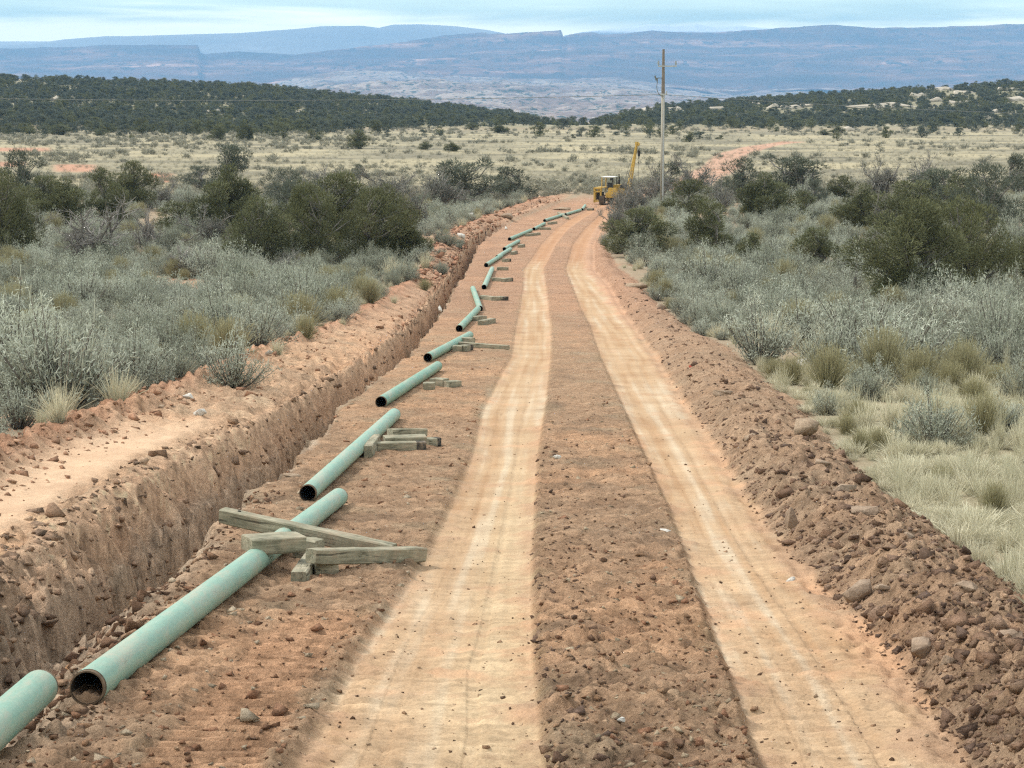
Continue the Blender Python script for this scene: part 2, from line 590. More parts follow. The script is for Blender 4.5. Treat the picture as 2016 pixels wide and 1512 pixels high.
    streak = f(fbm(X * 0.035, Y * 0.06, 1.0, 4, 83))
    c = mixn(c, C(164, 153, 122), flat * sstep(0.0, 0.3, streak))
    c = mixn(c, C(122, 116, 97), flat * sstep(-0.02, -0.3, streak))
    wood = sstep(600, 720, Y1)
    c = mixn(c, C(136, 130, 104), wood)
    pale = f(fbm(X * 0.02, Y * 0.03, 1.0, 4, 84))
    c = mixn(c, C(165, 155, 130), wood * sstep(0.18, 0.3, pale))
    # bare red patches of an old track across the flat on the left and right
    def patch(u0, u1, v0, v1, col, c, amt=1.0):
        u, v, _ = project(X1, Y1, prof(Y1))
        q = sstep(u0, u0 + 25, u) * (1 - sstep(u1 - 25, u1, u)) * sstep(v0, v0 + 4, v) * (1 - sstep(v1 - 4, v1, v))
        return mixn(c, C(*col), q * amt)
    c = patch(-700, 110, 289, 301, (178, 134, 108), c)
    c = patch(-500, 60, 316, 330, (174, 130, 104), c)
    c = patch(95, 200, 322, 340, (178, 134, 108), c)
    c = patch(280, 352, 340, 362, (180, 130, 102), c)
    c = patch(330, 440, 552, 572, (204, 152, 120), c)
    # red two-track climbing away on the right
    p = np.array([[1180, 398], [1330, 372], [1420, 330], [1440, 304], [1500, 287], [1560, 279]], float)
    pw = np.array([pt(a, b)[:2] for a, b in p])
    dmin = np.full(X1.size, 1e9)
    for a, b in zip(pw[:-1], pw[1:]):
        d = b - a
        t = np.clip(((X1 - a[0]) * d[0] + (Y1 - a[1]) * d[1]) / (d @ d), 0, 1)
        dmin = np.minimum(dmin, np.hypot(X1 - a[0] - t * d[0], (Y1 - a[1] - t * d[1])))
    far_road = 1 - sstep(1.9, 3.4, dmin + n_mid)
    c = mixn(c, C(180, 142, 118), far_road)
    c = mixn(c, C(164, 122, 98), far_road * sstep(0.15, 0.4, n_big + n_mid * 0.6))
    # bare cut ground
    brown, orange, dk = C(178, 143, 111), C(196, 152, 114), C(146, 119, 95)
    cc = mixn(np.repeat(brown, X1.size, 0), orange, sstep(-0.1, 0.45, n_big + 0.5 * n_mid))
    cc = mixn(cc, dk, sstep(0.12, 0.5, f(fbm(X, Y, 0.5, 4, 86))) * 0.7)
    grey = C(168, 147, 118)
    cc = mixn(cc, grey, sstep(0.1, 0.45, f(fbm(X, Y, 0.7, 3, 85))) * 0.55)
    redder = sstep(45, 90, Y1)
    cc = mixn(cc, C(174, 132, 106), redder * 0.55)
    allrow = np.clip(f(mid + side + sho + berm + bench + wall + trk + be + gut + farsp), 0, 1)
    allrow = np.maximum(allrow, f(sstep(-0.1, 0.2, X - e['TE']) * (1 - sstep(-0.2, 0.1, X - e['BO'])) * row))
    c = mixn(c, cc, allrow)
    c = mixn(c, C(176, 146, 118), f(berm) * (0.6 - 0.3 * redder))
    c = mixn(c, C(176, 132, 104), f(berm) * redder * 0.5)
    c = mixn(c, C(206, 156, 116), f(side * lug2) * 0.7)
    # bench: packed pale orange
    c = mixn(c, C(206, 172, 138), f(bench * (1 - 0.75 * rb) * (1 - 0.8 * lipr)) * 0.8)
    c = mixn(c, C(190, 138, 106), f(np.clip(be, 0, 1)) * 0.7)
    # trench: orange upper slope, greyer lower wall
    ww = f(np.clip(w, 0, 1))
    c = mixn(c, C(186, 150, 118), f(wall) * (1 - sstep(0.2, 0.4, ww)))
    c = mixn(c, C(166, 147, 125), f(wall) * sstep(0.25, 0.42, ww) * (0.75 + 0.25 * n_mid))
    c = mixn(c, C(150, 128, 106), f(wall * near) * 0.55)
    mot = f(fbm(X * 1.3 + 0.6 * Y, Y * 0.8 - Z * 2.2, 2.2, 5, 93, cell * 0.8, 0.65, ridged=True))
    c = c * (1 + f(np.clip(wall + 0.7 * rb + 0.7 * lipr, 0, 1)) * np.clip(mot, -0.5, 0.5) * 1.1)[:, None]
    c = c * 1.0
    c = c * 0.86 + (c @ np.array([[0.3], [0.6], [0.1]])) * np.array([[0.146, 0.14, 0.13]])
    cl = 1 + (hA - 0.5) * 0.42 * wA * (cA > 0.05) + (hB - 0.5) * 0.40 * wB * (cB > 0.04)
    cl = f(cl) * (1 - 0.22 * f(wB * (cB <= 0.04) * (cA <= 0.05)))  # gaps between the lumps darker
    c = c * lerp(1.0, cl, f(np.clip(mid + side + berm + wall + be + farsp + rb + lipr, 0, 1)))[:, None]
    # tracks: pale packed sand, streaked along the direction of travel
    stre = f(gnoise(lat * 5.0 + 0.8 * fbm(X, Y, 0.12, 2, 90), Y * 0.09, 87)) + 0.35 * f(gnoise(lat * 14.0, Y * 0.12, 88)) + 0.5 * f(fbm(X, Y, 0.5, 3, 95))
    tcol = mixn(np.repeat(C(212, 182, 148), X1.size, 0), C(226, 206, 178), sstep(0.0, 0.8, stre))
    tcol = mixn(tcol, C(198, 162, 126), sstep(0.1, 0.7, -stre) * 0.8)
    tcol = mixn(tcol, C(226, 204, 168), f(tl) * sstep(0.35, 0.75, f(wl_)) * (1 - sstep(20, 40, Y1)) * 0.6)
    tcol = mixn(tcol, C(204, 156, 122), sstep(100, 112, Y1) * 0.75)
    bars = f(fbm(X * 1.8, Y * 9.5, 1.0, 4, 89, cell * 7.0, 0.75))
    tcol = tcol * np.array([[0.635, 0.62, 0.60]]) * (1 + 0.60 * bars)[:, None]
    keep = 0.95 - 0.55 * sstep(0.12, 0.5, n_mid + 0.5 * f(rub))
    c = mixn(c, tcol, f(trk) * keep)
    rough = f(np.clip(0.25 + 0.9 * (mid + side + berm + wall + be + rb + lipr) - 0.1 * trk, 0.15, 1.0))
    zone = np.zeros(X1.size, np.int8)                   # 0 ground 1 road 2 trench 3 berm 4 bench
    r_ok = Y1 < 192
    zone[f((X > e['TE']) & (X <= e['BI'])) & r_ok] = 1
    zone[f((X > e['TW'] - 0.2) & (X <= e['TE'])) & r_ok] = 2
    zone[f((X > e['BI']) & (X <= e['BO'] + 0.1)) & r_ok] = 3
    zone[f((X > e['BE'] - 0.3) & (X <= e['TW'] - 0.2)) & r_ok] = 4
    zone[(far_road > 0.3) & (Y1 > 200)] = 5
    return Z, np.clip(c, 0.01, 0.75), rough, zone


# ---------------------------------------------------------------- terrain mesh (finer towards the lens, one sheet cut by use)
def build_terrain():
    ys = [2.0]
    while ys[-1] < 9:
        ys.append(ys[-1] + 0.12)
    while ys[-1] < 700:
        y = ys[-1]
        d = 0.05
        _, v0, _ = project(0, y, prof(y))
        _, v1, _ = project(0, y + d, prof(y + d))
        rate = max((v0 - v1) / d * 1024 / 2016, 0.05)
        ys.append(y + min(max(1.05 / rate, 0.022), 6.0))
    while ys[-1] < 1720:
        ys.append(ys[-1] + 14)
    ys = np.array(ys)
    t_in = np.arange(-0.268, 0.268, 0.00070)
    t_l = -0.268 - np.cumsum(np.geomspace(0.002, 0.06, 26))[::-1]
    t_r = 0.268 + np.cumsum(np.geomspace(0.002, 0.06, 26))
    ts = np.concatenate([t_l, t_in, t_r])
    T, Yg = np.meshgrid(ts, ys)
    Xg = T * (Yg + 1.0)
    Z, c, rough, zone = ground(Xg, Yg, True)
    nr, nc = Xg.shape
    V = np.stack([Xg.ravel(), Yg.ravel(), Z.ravel()], 1)
    i = np.arange(nr * nc).reshape(nr, nc)
    quads = np.stack([i[:-1, :-1], i[:-1, 1:], i[1:, 1:], i[1:, :-1]], -1).reshape(-1, 4)
    qz = zone[quads[:, 0]]
    col4 = np.concatenate([c, np.ones((len(c), 1))], 1)
    names = {0: 'ground', 1: 'dirt_road', 2: 'trench', 3: 'dirt_berm', 4: 'dirt_bench', 5: 'dirt_road'}
    labels = {0: 'pinkish desert soil under the brush running to the wooded rise', 1: 'graded dirt road with two pale wheel tracks',
              2: 'open pipe trench with rough brown walls left of the pipes', 3: 'windrow of loose brown clods along the right of the road',
              4: 'scraped orange bench between the trench and the sagebrush', 5: 'red dirt road climbing away across the flat behind the pole'}
    for z, nm in names.items():
        q = quads[qz == z]
        if not len(q):
            continue
        used = np.unique(q)
        remap = np.zeros(nr * nc, np.int32)
        remap[used] = np.arange(len(used))
        me = mesh_np(nm, V[used], remap[q], np.full(len(q), 4), EARTH, True, {'albedo': col4[used], 'rough': rough[used]})
        tag(new_obj(nm, me), labels[z], kind='structure')
    print('terrain verts', nr, nc, nr * nc)


build_terrain()

# ---------------------------------------------------------------- far country: slickrock basin, mesas, mountains, then the air between
def rock_material(name, cols, scale, zscale, speck=0.0, speck_col=(0.05, 0.06, 0.04), snow=None):
    m, N, L, b = mat_new(name)
    geo = node(N, 'ShaderNodeNewGeometry')
    mp = node(N, 'ShaderNodeMapping')
    mp.inputs['Scale'].default_value = (scale * 0.35, scale * 0.6, scale * zscale)
    L.new(geo.outputs['Position'], mp.inputs[0])
    n = add_noise(N, L, mp.outputs[0], 1.0, 8, 0.62, 0.3)
    r = ramp(N, L, n.outputs['Fac'], [(0.30, cols[0]), (0.46, cols[1]), (0.58, cols[2]), (0.72, cols[3])])
    c = r.outputs['Color']
    if speck:
        mp2 = node(N, 'ShaderNodeMapping')
        mp2.inputs['Scale'].default_value = (speck, speck * 0.7, speck * 2.5)
        L.new(geo.outputs['Position'], mp2.inputs[0])
        n2 = add_noise(N, L, mp2.outputs[0], 1.0, 5, 0.7)
        r2 = ramp(N, L, n2.outputs['Fac'], [(0.52, (0, 0, 0)), (0.60, (1, 1, 1))])
        c = mixc(N, L, c, speck_col, r2.outputs['Color'])
    if snow:
        sep = node(N, 'ShaderNodeSeparateXYZ')
        L.new(geo.outputs['Position'], sep.inputs[0])
        n3 = add_noise(N, L, geo.outputs['Position'], 0.004, 6, 0.65)
        ma = node(N, 'ShaderNodeMath', operation='MULTIPLY_ADD')
        ma.inputs[1].default_value = snow[1]
        L.new(n3.outputs['Fac'], ma.inputs[0])
        L.new(sep.outputs['Z'], ma.inputs[2])
        mr = node(N, 'ShaderNodeMapRange')
        mr.inputs['From Min'].default_value = snow[0]
        mr.inputs['From Max'].default_value = snow[0] + 25
        L.new(ma.outputs[0], mr.inputs['Value'])
        c = mixc(N, L, c, (0.85, 0.87, 0.9), mr.outputs[0])
    L.new(c, b.inputs['Base Color'])
    b.inputs['Roughness'].default_value = 1
    b.inputs['Specular IOR Level'].default_value = 0.0
    return m


KF = 1.7        # how far out the far country is set


def fan_sheet(name, ys, t0, t1, nt, zfun, mat, label, smooth=True):
    ts = np.linspace(t0, t1, nt)
    T, Y = np.meshgrid(ts, ys)
    Z = EYE + (zfun(T * Y, Y) - EYE) * KF
    Y = Y * KF
    X = T * Y
    nr, nc = X.shape
    i = np.arange(nr * nc).reshape(nr, nc)
    q = np.stack([i[:-1, :-1], i[:-1, 1:], i[1:, 1:], i[1:, :-1]], -1).reshape(-1, 4)
    me = mesh_np(name, np.stack([X.ravel(), Y.ravel(), Z.ravel()], 1), q, np.full(len(q), 4), mat, smooth)
    return tag(new_obj(name, me), label, kind='structure')


def z_at(v, Y):
    return EYE + (190 - v) / FPX * Y


def basin_z(X, Y):
    u = 1008 + FPX * X / Y
    v = np.interp(Y, [950, 1200, 1600, 2000, 2600, 3300, 4200, 5500, 6200], [352, 352, 322, 252, 228, 208, 188, 172, 160])
    v = v + 24 * sstep(280, 520, np.abs(u - 930)) * sstep(2500, 4500, Y)
    v = v - 10 * np.exp(-((u - 800) / 200) ** 2) * sstep(2600, 4200, Y)
    z = z_at(v, Y)
    d = fbm(X, Y * 0.6, 0.006, 5, 301, gain=0.55)
    dome = np.abs(fbm(X, Y * 0.7, 0.012, 3, 302)) * -26 + 8
    lowf = fbm(X, Y, 0.0016, 3, 303) * 34 * sstep(3000, 4500, Y)
    return z + lowf + (d * 15 + dome) * sstep(1800, 2600, Y) * (1 - 0.5 * sstep(4600, 5600, Y))


_Au = np.array([-900, 0, 120, 300, 398, 402, 410, 480, 590, 690, 800, 880, 955, 965, 1040, 1104, 1108, 1122, 1165, 1182, 1280, 1400, 1540, 1640, 1720, 1840, 2016, 2900])
_Av = np.array([100, 98, 98, 92, 92, 106, 110, 106, 110, 98, 86, 74, 72, 75, 70, 65, 79, 75, 70, 74, 66, 68, 61, 58, 61, 58, 53, 52])


def mesa_z(X, Y):
    u = 1008 + FPX * X / Y
    uw = u + fbm(X, Y, 0.0009, 3, 311) * 30 * sstep(6000, 7800, Y) * (1 - sstep(7800, 8000, Y))
    top = z_at(np.interp(u, _Au, _Av), 8000.0)
    foot = z_at(166 + 22 * sstep(280, 520, np.abs(u - 930)), 6000.0) + fbm(X, Y, 0.0018, 3, 315) * 30
    s = (Y - 5800) / 2200
    s = s + fbm(X, Y, 0.0010, 4, 312) * 0.16 * sstep(5900, 6600, Y) * (1 - sstep(7500, 8000, Y))
    s = np.clip(s, 0, 1)
    # benches and cliffs
    f = 0.10 * sstep(0, 0.2, s) + 0.15 * sstep(0.22, 0.27, s) + 0.08 * sstep(0.27, 0.48, s) + 0.17 * sstep(0.49, 0.54, s) + 0.1 * sstep(0.54, 0.74, s) + 0.12 * sstep(0.74, 0.86, s) + 0.28 * sstep(0.87, 0.93, s)
    f = np.where(Y >= 8000, 1, f)
    z = lerp(foot, top, f) + fbm(X, Y, 0.0025, 4, 313) * 22 * (1 - sstep(7700, 8000, Y)) + fbm(X, Y, 0.02, 3, 314) * 3 * (1 - sstep(7800, 8000, Y))
    return lerp(z, -60, sstep(8050, 9200, Y))


_Bu = np.array([-900, 0, 110, 140, 220, 260, 400, 480, 590, 640, 715, 750, 775, 830, 900, 960, 1020, 1140, 1300, 1420, 1540, 1700, 2900])
_Bv = np.array([88, 84, 84, 80, 74, 74, 70, 68, 60, 55, 54, 58, 52, 51, 55, 62, 74, 74, 78, 80, 82, 84, 84])


def mount_z(X, Y):
    u = 1008 + FPX * X / Y
    top = z_at(np.interp(u, _Bu, _Bv), 9500.0)
    s = np.clip((Y - 8900) / 600 + fbm(X, Y, 0.0006, 4, 321) * 0.14 * (1 - sstep(9300, 9500, Y)), 0, 1)
    f = 0.55 * sstep(0, 0.6, s) + 0.45 * sstep(0.6, 1.0, s)
    z = lerp(-40, top, np.where(Y >= 9500, 1, f))
    return lerp(z, -60, sstep(9520, 10000, Y))


_Cu = np.array([900, 1080, 1110, 1150, 1200, 1240, 1275, 1320, 1365, 1400, 1450, 1500, 1530, 1600, 1800])
_Cv = np.array([120, 90, 72, 66, 60, 56, 51, 54, 50, 55, 53, 58, 62, 74, 100])


def snow_z(X, Y):
    u = 1008 + FPX * X / Y
    top = z_at(np.interp(u, _Cu, _Cv) + fbm(X, Y, 0.003, 4, 331) * 3, 10300.0)
    s = np.clip((Y - 9900) / 400, 0, 1)
    z = lerp(-40, top, s ** 0.9) + fbm(X, Y, 0.002, 4, 332) * 45 * s * (1 - s) * 2
    return lerp(z, -60, sstep(10310, 10700, Y))


fan_sheet('canyon_land', np.concatenate([np.linspace(985, 2200, 24), np.linspace(2215, 6000, 200)]), -0.42, 0.42, 520, basin_z,
          rock_material('slickrock', [(0.13, 0.10, 0.085), (0.22, 0.16, 0.13), (0.36, 0.295, 0.24), (0.22, 0.14, 0.11)], 0.008, 2.5, 0.03), 'pale slickrock domes and washes beyond the wooded rise')
fan_sheet('mesa', np.concatenate([np.linspace(5780, 7990, 150), [8000, 8040, 8200, 8500, 9000, 9250]]), -0.42, 0.42, 620, mesa_z,
          rock_material('red_mesa', [(0.045, 0.045, 0.04), (0.10, 0.07, 0.055), (0.20, 0.115, 0.08), (0.55, 0.34, 0.25)], 0.0034, 5.0, 0.012, (0.05, 0.05, 0.045)), 'stepped red rock mesas blue with distance')
fan_sheet('mountain', np.concatenate([np.linspace(8850, 9490, 60), [9500, 9520, 9700, 10050]]), -0.36, 0.36, 420, mount_z,
          rock_material('far_rock_hazed', [(0.22, 0.24, 0.25), (0.28, 0.28, 0.27), (0.34, 0.33, 0.31), (0.5, 0.5, 0.5)], 0.002, 3.0, snow=(600, 70)), 'farthest pale blue plateau under the cloud')  # rock made paler and bluer, extra distance haze put into its colour
fan_sheet('mountain', np.concatenate([np.linspace(9880, 10290, 50), [10300, 10312, 10500, 10700]]), -0.05, 0.22, 300, snow_z,
          rock_material('snow_rock', [(0.10, 0.10, 0.10), (0.13, 0.12, 0.11), (0.5, 0.52, 0.54), (0.8, 0.82, 0.85)], 0.004, 3.0, snow=(560, 60)), 'snowy mountain crest under the cloud edge')


def build_haze():
    bpy.context.view_layer.update()
    zs = [c[2] for o in scene.objects if o.type == 'MESH' for c in o.bound_box]
    x0, x1, y0, y1, z0, z1 = -9000, 9000, -60, 18800, min(zs) - 1.0, max(zs) + 6.0
    bm = bmesh.new()
    bmesh.ops.create_cube(bm, size=1, matrix=Matrix.Translation(((x0 + x1) / 2, (y0 + y1) / 2, (z0 + z1) / 2)) @ Matrix.Diagonal((x1 - x0, y1 - y0, z1 - z0, 1)))
    m = bpy.data.materials.new('haze')
    m.use_nodes = True
    N, L = m.node_tree.nodes, m.node_tree.links
    N.clear()
    o = node(N, 'ShaderNodeOutputMaterial')
    v = node(N, 'ShaderNodeVolumePrincipled')
    v.inputs['Color'].default_value = HAZE_COL
    v.inputs['Absorption Color'].default_value = (0, 0, 0, 1)
    v.inputs['Density'].default_value = HAZE_DEN
    v.inputs['Anisotropy'].default_value = 0.0
    L.new(v.outputs[0], o.inputs['Volume'])
    ob = bm_obj('haze', bm, m)
    tag(ob, 'blue haze in the air over the far mesas', kind='stuff')


HAZE_COL = (0.26, 0.50, 0.82, 1)
HAZE_DEN = 0.85e-4
build_haze()

# ---------------------------------------------------------------- pipes
def coat_material():
    m, N, L, b = mat_new('green_pipe_coating')
    tc = node(N, 'ShaderNodeTexCoord')
    mp = node(N, 'ShaderNodeMapping')
    mp.inputs['Scale'].default_value = (9, 0.8, 9)
    L.new(tc.outputs['Object'], mp.inputs[0])
    oi = node(N, 'ShaderNodeObjectInfo')
    n1 = add_noise(N, L, mp.outputs[0], 1.6, 6, 0.65)
    n2 = add_noise(N, L, tc.outputs['Object'], 26, 5, 0.7)
    r = ramp(N, L, n1.outputs['Fac'], [(0.3, (0.085, 0.215, 0.150)), (0.5, (0.120, 0.275, 0.195)), (0.72, (0.21, 0.31, 0.22))])
    r2 = ramp(N, L, n2.outputs['Fac'], [(0.35, (0.78, 0.80, 0.78)), (0.6, (1.06, 1.05, 1.04))])
    c = mixc(N, L, r.outputs['Color'], r2.outputs['Color'], 0.8, 'MULTIPLY')
    # chalked, sun-bleached coating on some joints
    ch = node(N, 'ShaderNodeMath', operation='MULTIPLY_ADD')
    ch.inputs[1].default_value = 0.30
    ch.inputs[2].default_value = 0.02
    L.new(oi.outputs['Random'], ch.inputs[0])
    c = mixc(N, L, c, (0.42, 0.50, 0.44), ch.outputs[0])
    # splashed dirt
    mp3 = node(N, 'ShaderNodeMapping')
    mp3.inputs['Scale'].default_value = (5, 1.1, 5)
    L.new(tc.outputs['Object'], mp3.inputs[0])
    n3 = add_noise(N, L, mp3.outputs[0], 1.3, 9, 0.75, 0.6)
    r3 = ramp(N, L, n3.outputs['Fac'], [(0.46, (0, 0, 0)), (0.70, (0.75, 0.75, 0.75))])
    c = mixc(N, L, c, (0.40, 0.33, 0.245), r3.outputs['Color'])
    mp4 = node(N, 'ShaderNodeMapping')
    mp4.inputs['Scale'].default_value = (16, 1.5, 16)
    mp4.inputs['Rotation'].default_value = (0.1, 0.0, 0.25)
    L.new(tc.outputs['Object'], mp4.inputs[0])
    n4 = add_noise(N, L, mp4.outputs[0], 1.4, 6, 0.75, 0.8)
    r4 = ramp(N, L, n4.outputs['Fac'], [(0.30, (0.8, 0.8, 0.8)), (0.37, (0, 0, 0))])
    c = mixc(N, L, c, (0.10, 0.085, 0.065), r4.outputs['Color'])
    r5 = ramp(N, L, n4.outputs['Fac'], [(0.64, (0, 0, 0)), (0.72, (0.7, 0.7, 0.7))])
    c = mixc(N, L, c, (0.50, 0.50, 0.44), r5.outputs['Color'])
    L.new(c, b.inputs['Base Color'])
    b.inputs['Roughness'].default_value = 0.5
    b.inputs['Specular IOR Level'].default_value = 0.35
    bump(N, L, b, n2.outputs['Fac'], 0.12, 0.004)
    return m


def simple_mat(name, c1, c2, scale, rough=0.85, spec=0.2, stretch=(1, 1, 1), bstr=0.3, bdist=0.01, metallic=0.0):
    m, N, L, b = mat_new(name)
    tc = node(N, 'ShaderNodeTexCoord')
    mp = node(N, 'ShaderNodeMapping')
    mp.inputs['Scale'].default_value = stretch
    L.new(tc.outputs['Object'], mp.inputs[0])
    n = add_noise(N, L, mp.outputs[0], scale, 7, 0.68, 0.2)
    r = ramp(N, L, n.outputs['Fac'], [(0.3, c1), (0.7, c2)])
    L.new(r.outputs['Color'], b.inputs['Base Color'])
    b.inputs['Roughness'].default_value = rough
    b.inputs['Specular IOR Level'].default_value = spec
    b.inputs['Metallic'].default_value = metallic
    bump(N, L, b, n.outputs['Fac'], bstr, bdist)
    return m


COAT = coat_material()
STEEL = simple_mat('bare_pipe_steel', (0.07, 0.05, 0.035), (0.19, 0.13, 0.08), 18, 0.8)
BORE = simple_mat('pipe_bore', (0.02, 0.017, 0.015), (0.05, 0.04, 0.03), 10, 0.9)
SOIL = simple_mat('loose_soil', (0.20, 0.13, 0.085), (0.34, 0.23, 0.15), 14, 1.0, 0.05, bstr=0.9, bdist=0.03)
PR = 0.112


def tube_mesh(bm, r, y0, y1, n=28, rings=1, flip=False):
    prev = None
    for k in range(rings + 1):
        y = y0 + (y1 - y0) * k / rings
        ring = [bm.verts.new((r * math.cos(2 * math.pi * i / n), y, r * math.sin(2 * math.pi * i / n))) for i in range(n)]
        if prev:
            for i in range(n):
                f = [prev[i], ring[i], ring[(i + 1) % n], prev[(i + 1) % n]]
                bm.faces.new(f[::-1] if flip else f).smooth = True
        prev = ring


def annulus(bm, r0, r1, y, n=28, flip=False):
    a = [bm.verts.new((r0 * math.cos(2 * math.pi * i / n), y, r0 * math.sin(2 * math.pi * i / n))) for i in range(n)]
    c = [bm.verts.new((r1 * math.cos(2 * math.pi * i / n), y, r1 * math.sin(2 * math.pi * i / n))) for i in range(n)]
    for i in range(n):
        f = [a[i], a[(i + 1) % n], c[(i + 1) % n], c[i]]
        bm.faces.new(f[::-1] if flip else f)


def make_pipe(p0, p1, label, plug=False):
    d = p1 - p0
    Ln = d.length
    rot = d.to_track_quat('Y', 'Z').to_matrix().to_4x4()
    bm = bmesh.new()
    tube_mesh(bm, PR, 0.05, Ln - 0.05, rings=6)
    root = bm_obj('pipe', bm, COAT)
    root.matrix_world = Matrix.Translation(p0) @ rot
    tag(root, label, 'pipe', 'green pipes strung along the trench')
    for y0, y1, fl in ((0.0, 0.05, True), (Ln - 0.05, Ln, False)):
        bm = bmesh.new()
        tube_mesh(bm, PR - 0.0035, y0 - 0.0, y1, rings=1)
        e = y0 if fl else y1
        annulus(bm, PR - 0.013, PR - 0.0035, e, flip=not fl)
        annulus(bm, PR - 0.0035, PR, y1 if fl else y0, flip=not fl)
        bm_obj('bare_end', bm, STEEL, root)
    bm = bmesh.new()
    tube_mesh(bm, PR - 0.013, 0.0, Ln, rings=1, flip=True)
    bm_obj('bore', bm, BORE, root)
    if plug:
        bm = bmesh.new()
        rr = random.Random(4)
        n, kmax = 16, 7
        grid = []
        for k in range(kmax):
            row = []
            y = 0.01 + k * 0.06
            for i in range(n):
                s = -1 + 2 * i / (n - 1)
                x = s * 0.093
                z = -0.028 - 0.012 * k * 0.4 + rr.uniform(-0.012, 0.012) - 0.02 * abs(s)
                row.append(bm.verts.new((x, y, max(z, -math.sqrt(max(0.0975**2 - x * x, 0))))))
            grid.append(row)
        for k in range(kmax - 1):
            for i in range(n - 1):
                bm.faces.new((grid[k][i], grid[k][i + 1], grid[k + 1][i + 1], grid[k + 1][i]))
        bot = [bm.verts.new((v.co.x, 0.01, -math.sqrt(max(0.0975**2 - v.co.x**2, 0)))) for v in grid[0]]
        for i in range(n - 1):
            bm.faces.new((bot[i], bot[i + 1], grid[0][i + 1], grid[0][i]))
        tag(bm_obj('dirt_plug', bm, SOIL, root), 'grey dirt lying in the open pipe mouth')
    return root


_ordinal = ['', 'first', 'second', 'third', 'fourth', 'fifth', 'sixth', 'seventh', 'eighth', 'ninth', 'tenth', 'eleventh', 'twelfth', 'thirteenth', 'fourteenth']
_pipes = [
    ((172, 1391), (668, 996), 'long mint green pipe, its open end holding dirt, under the crossed timbers', True),
    ((606, 990), (777, 829), 'mint pipe whose dark mouth rests against the first, short block at its side', False),
    ((750, 805), (862, 731), 'third pale green pipe from the near end, three short blocks beside it', False),
    ((842, 714), (925, 668), 'fourth pale green pipe, one long plank lying at its far end', False),
    ((904, 654), (941, 614), 'fifth pale pipe, ending under the pipe that slants the other way', False),
    ((945, 613), (931, 572), 'pale pipe slanting left against the line of the others', False),
    ((953, 570), (969, 533), 'seventh pale pipe just beyond the slanted one, black mouth showing', False),
    ((957, 526), (987, 507), 'pale pipe lying askew after the bend at the seventh pipe', False),
    ((979, 510), (1005, 494), 'thin far pipe between the askew pipe and the dark blocks', False),
    ((993, 494), (1021, 478), 'far pipe beside two dark blocks where the trench gives out', False),
    ((1003, 474), (1046, 456), 'far pipe with a white skid lying at its side', False),
    ((1051, 454), (1072, 443), 'short looking far pipe stepping right of the white skid', False),
    ((1072, 437), (1110, 425), 'far pipe below the rubble bank with crossed skids', False),
    ((1113, 425), (1143, 416), 'last full pipe before the machine, lying almost sideways', False),
    ((1146, 415), (1152, 407), 'stub of pipe pointing at the yellow machine', False),
]


def gz(x, y):
    """mean height of the finished ground round a point"""
    o = np.array([-0.12, 0, 0.12, 0, 0])
    q = np.array([0, -0.12, 0, 0.12, 0])
    return float(np.mean(ground(x + o, y + q)))


pipe_axes = []
for (u0, v0), (u1, v1), lab, plug in _pipes:
    a, b = pt(u0, v0), pt(u1, v1)
    if (b - a).length < 5:
        b = a + (b - a).normalized() * 6
    ts = np.linspace(0, 1, 25)
    g = ground(a.x + (b.x - a.x) * ts, a.y + (b.y - a.y) * ts)
    lo = np.percentile(g - (a.z + (b.z - a.z) * ts), 72)
    a = Vector((a.x, a.y, a.z + lo + PR * 0.94))
    b = Vector((b.x, b.y, b.z + lo + PR * 0.94))
    pipe_axes.append((a, b))
    make_pipe(a, b, lab, plug)
# the joint that runs out of the picture at the lower left
_b = pt(80, 1352, PR + 0.02)
_a = pt(0, 1424, PR + 0.02)
_a = _b + (_a - _b).normalized() * 11.5
pipe_axes.append((_a, _b))
make_pipe(_a, _b, 'green pipe end cut off by the lower left picture corner')

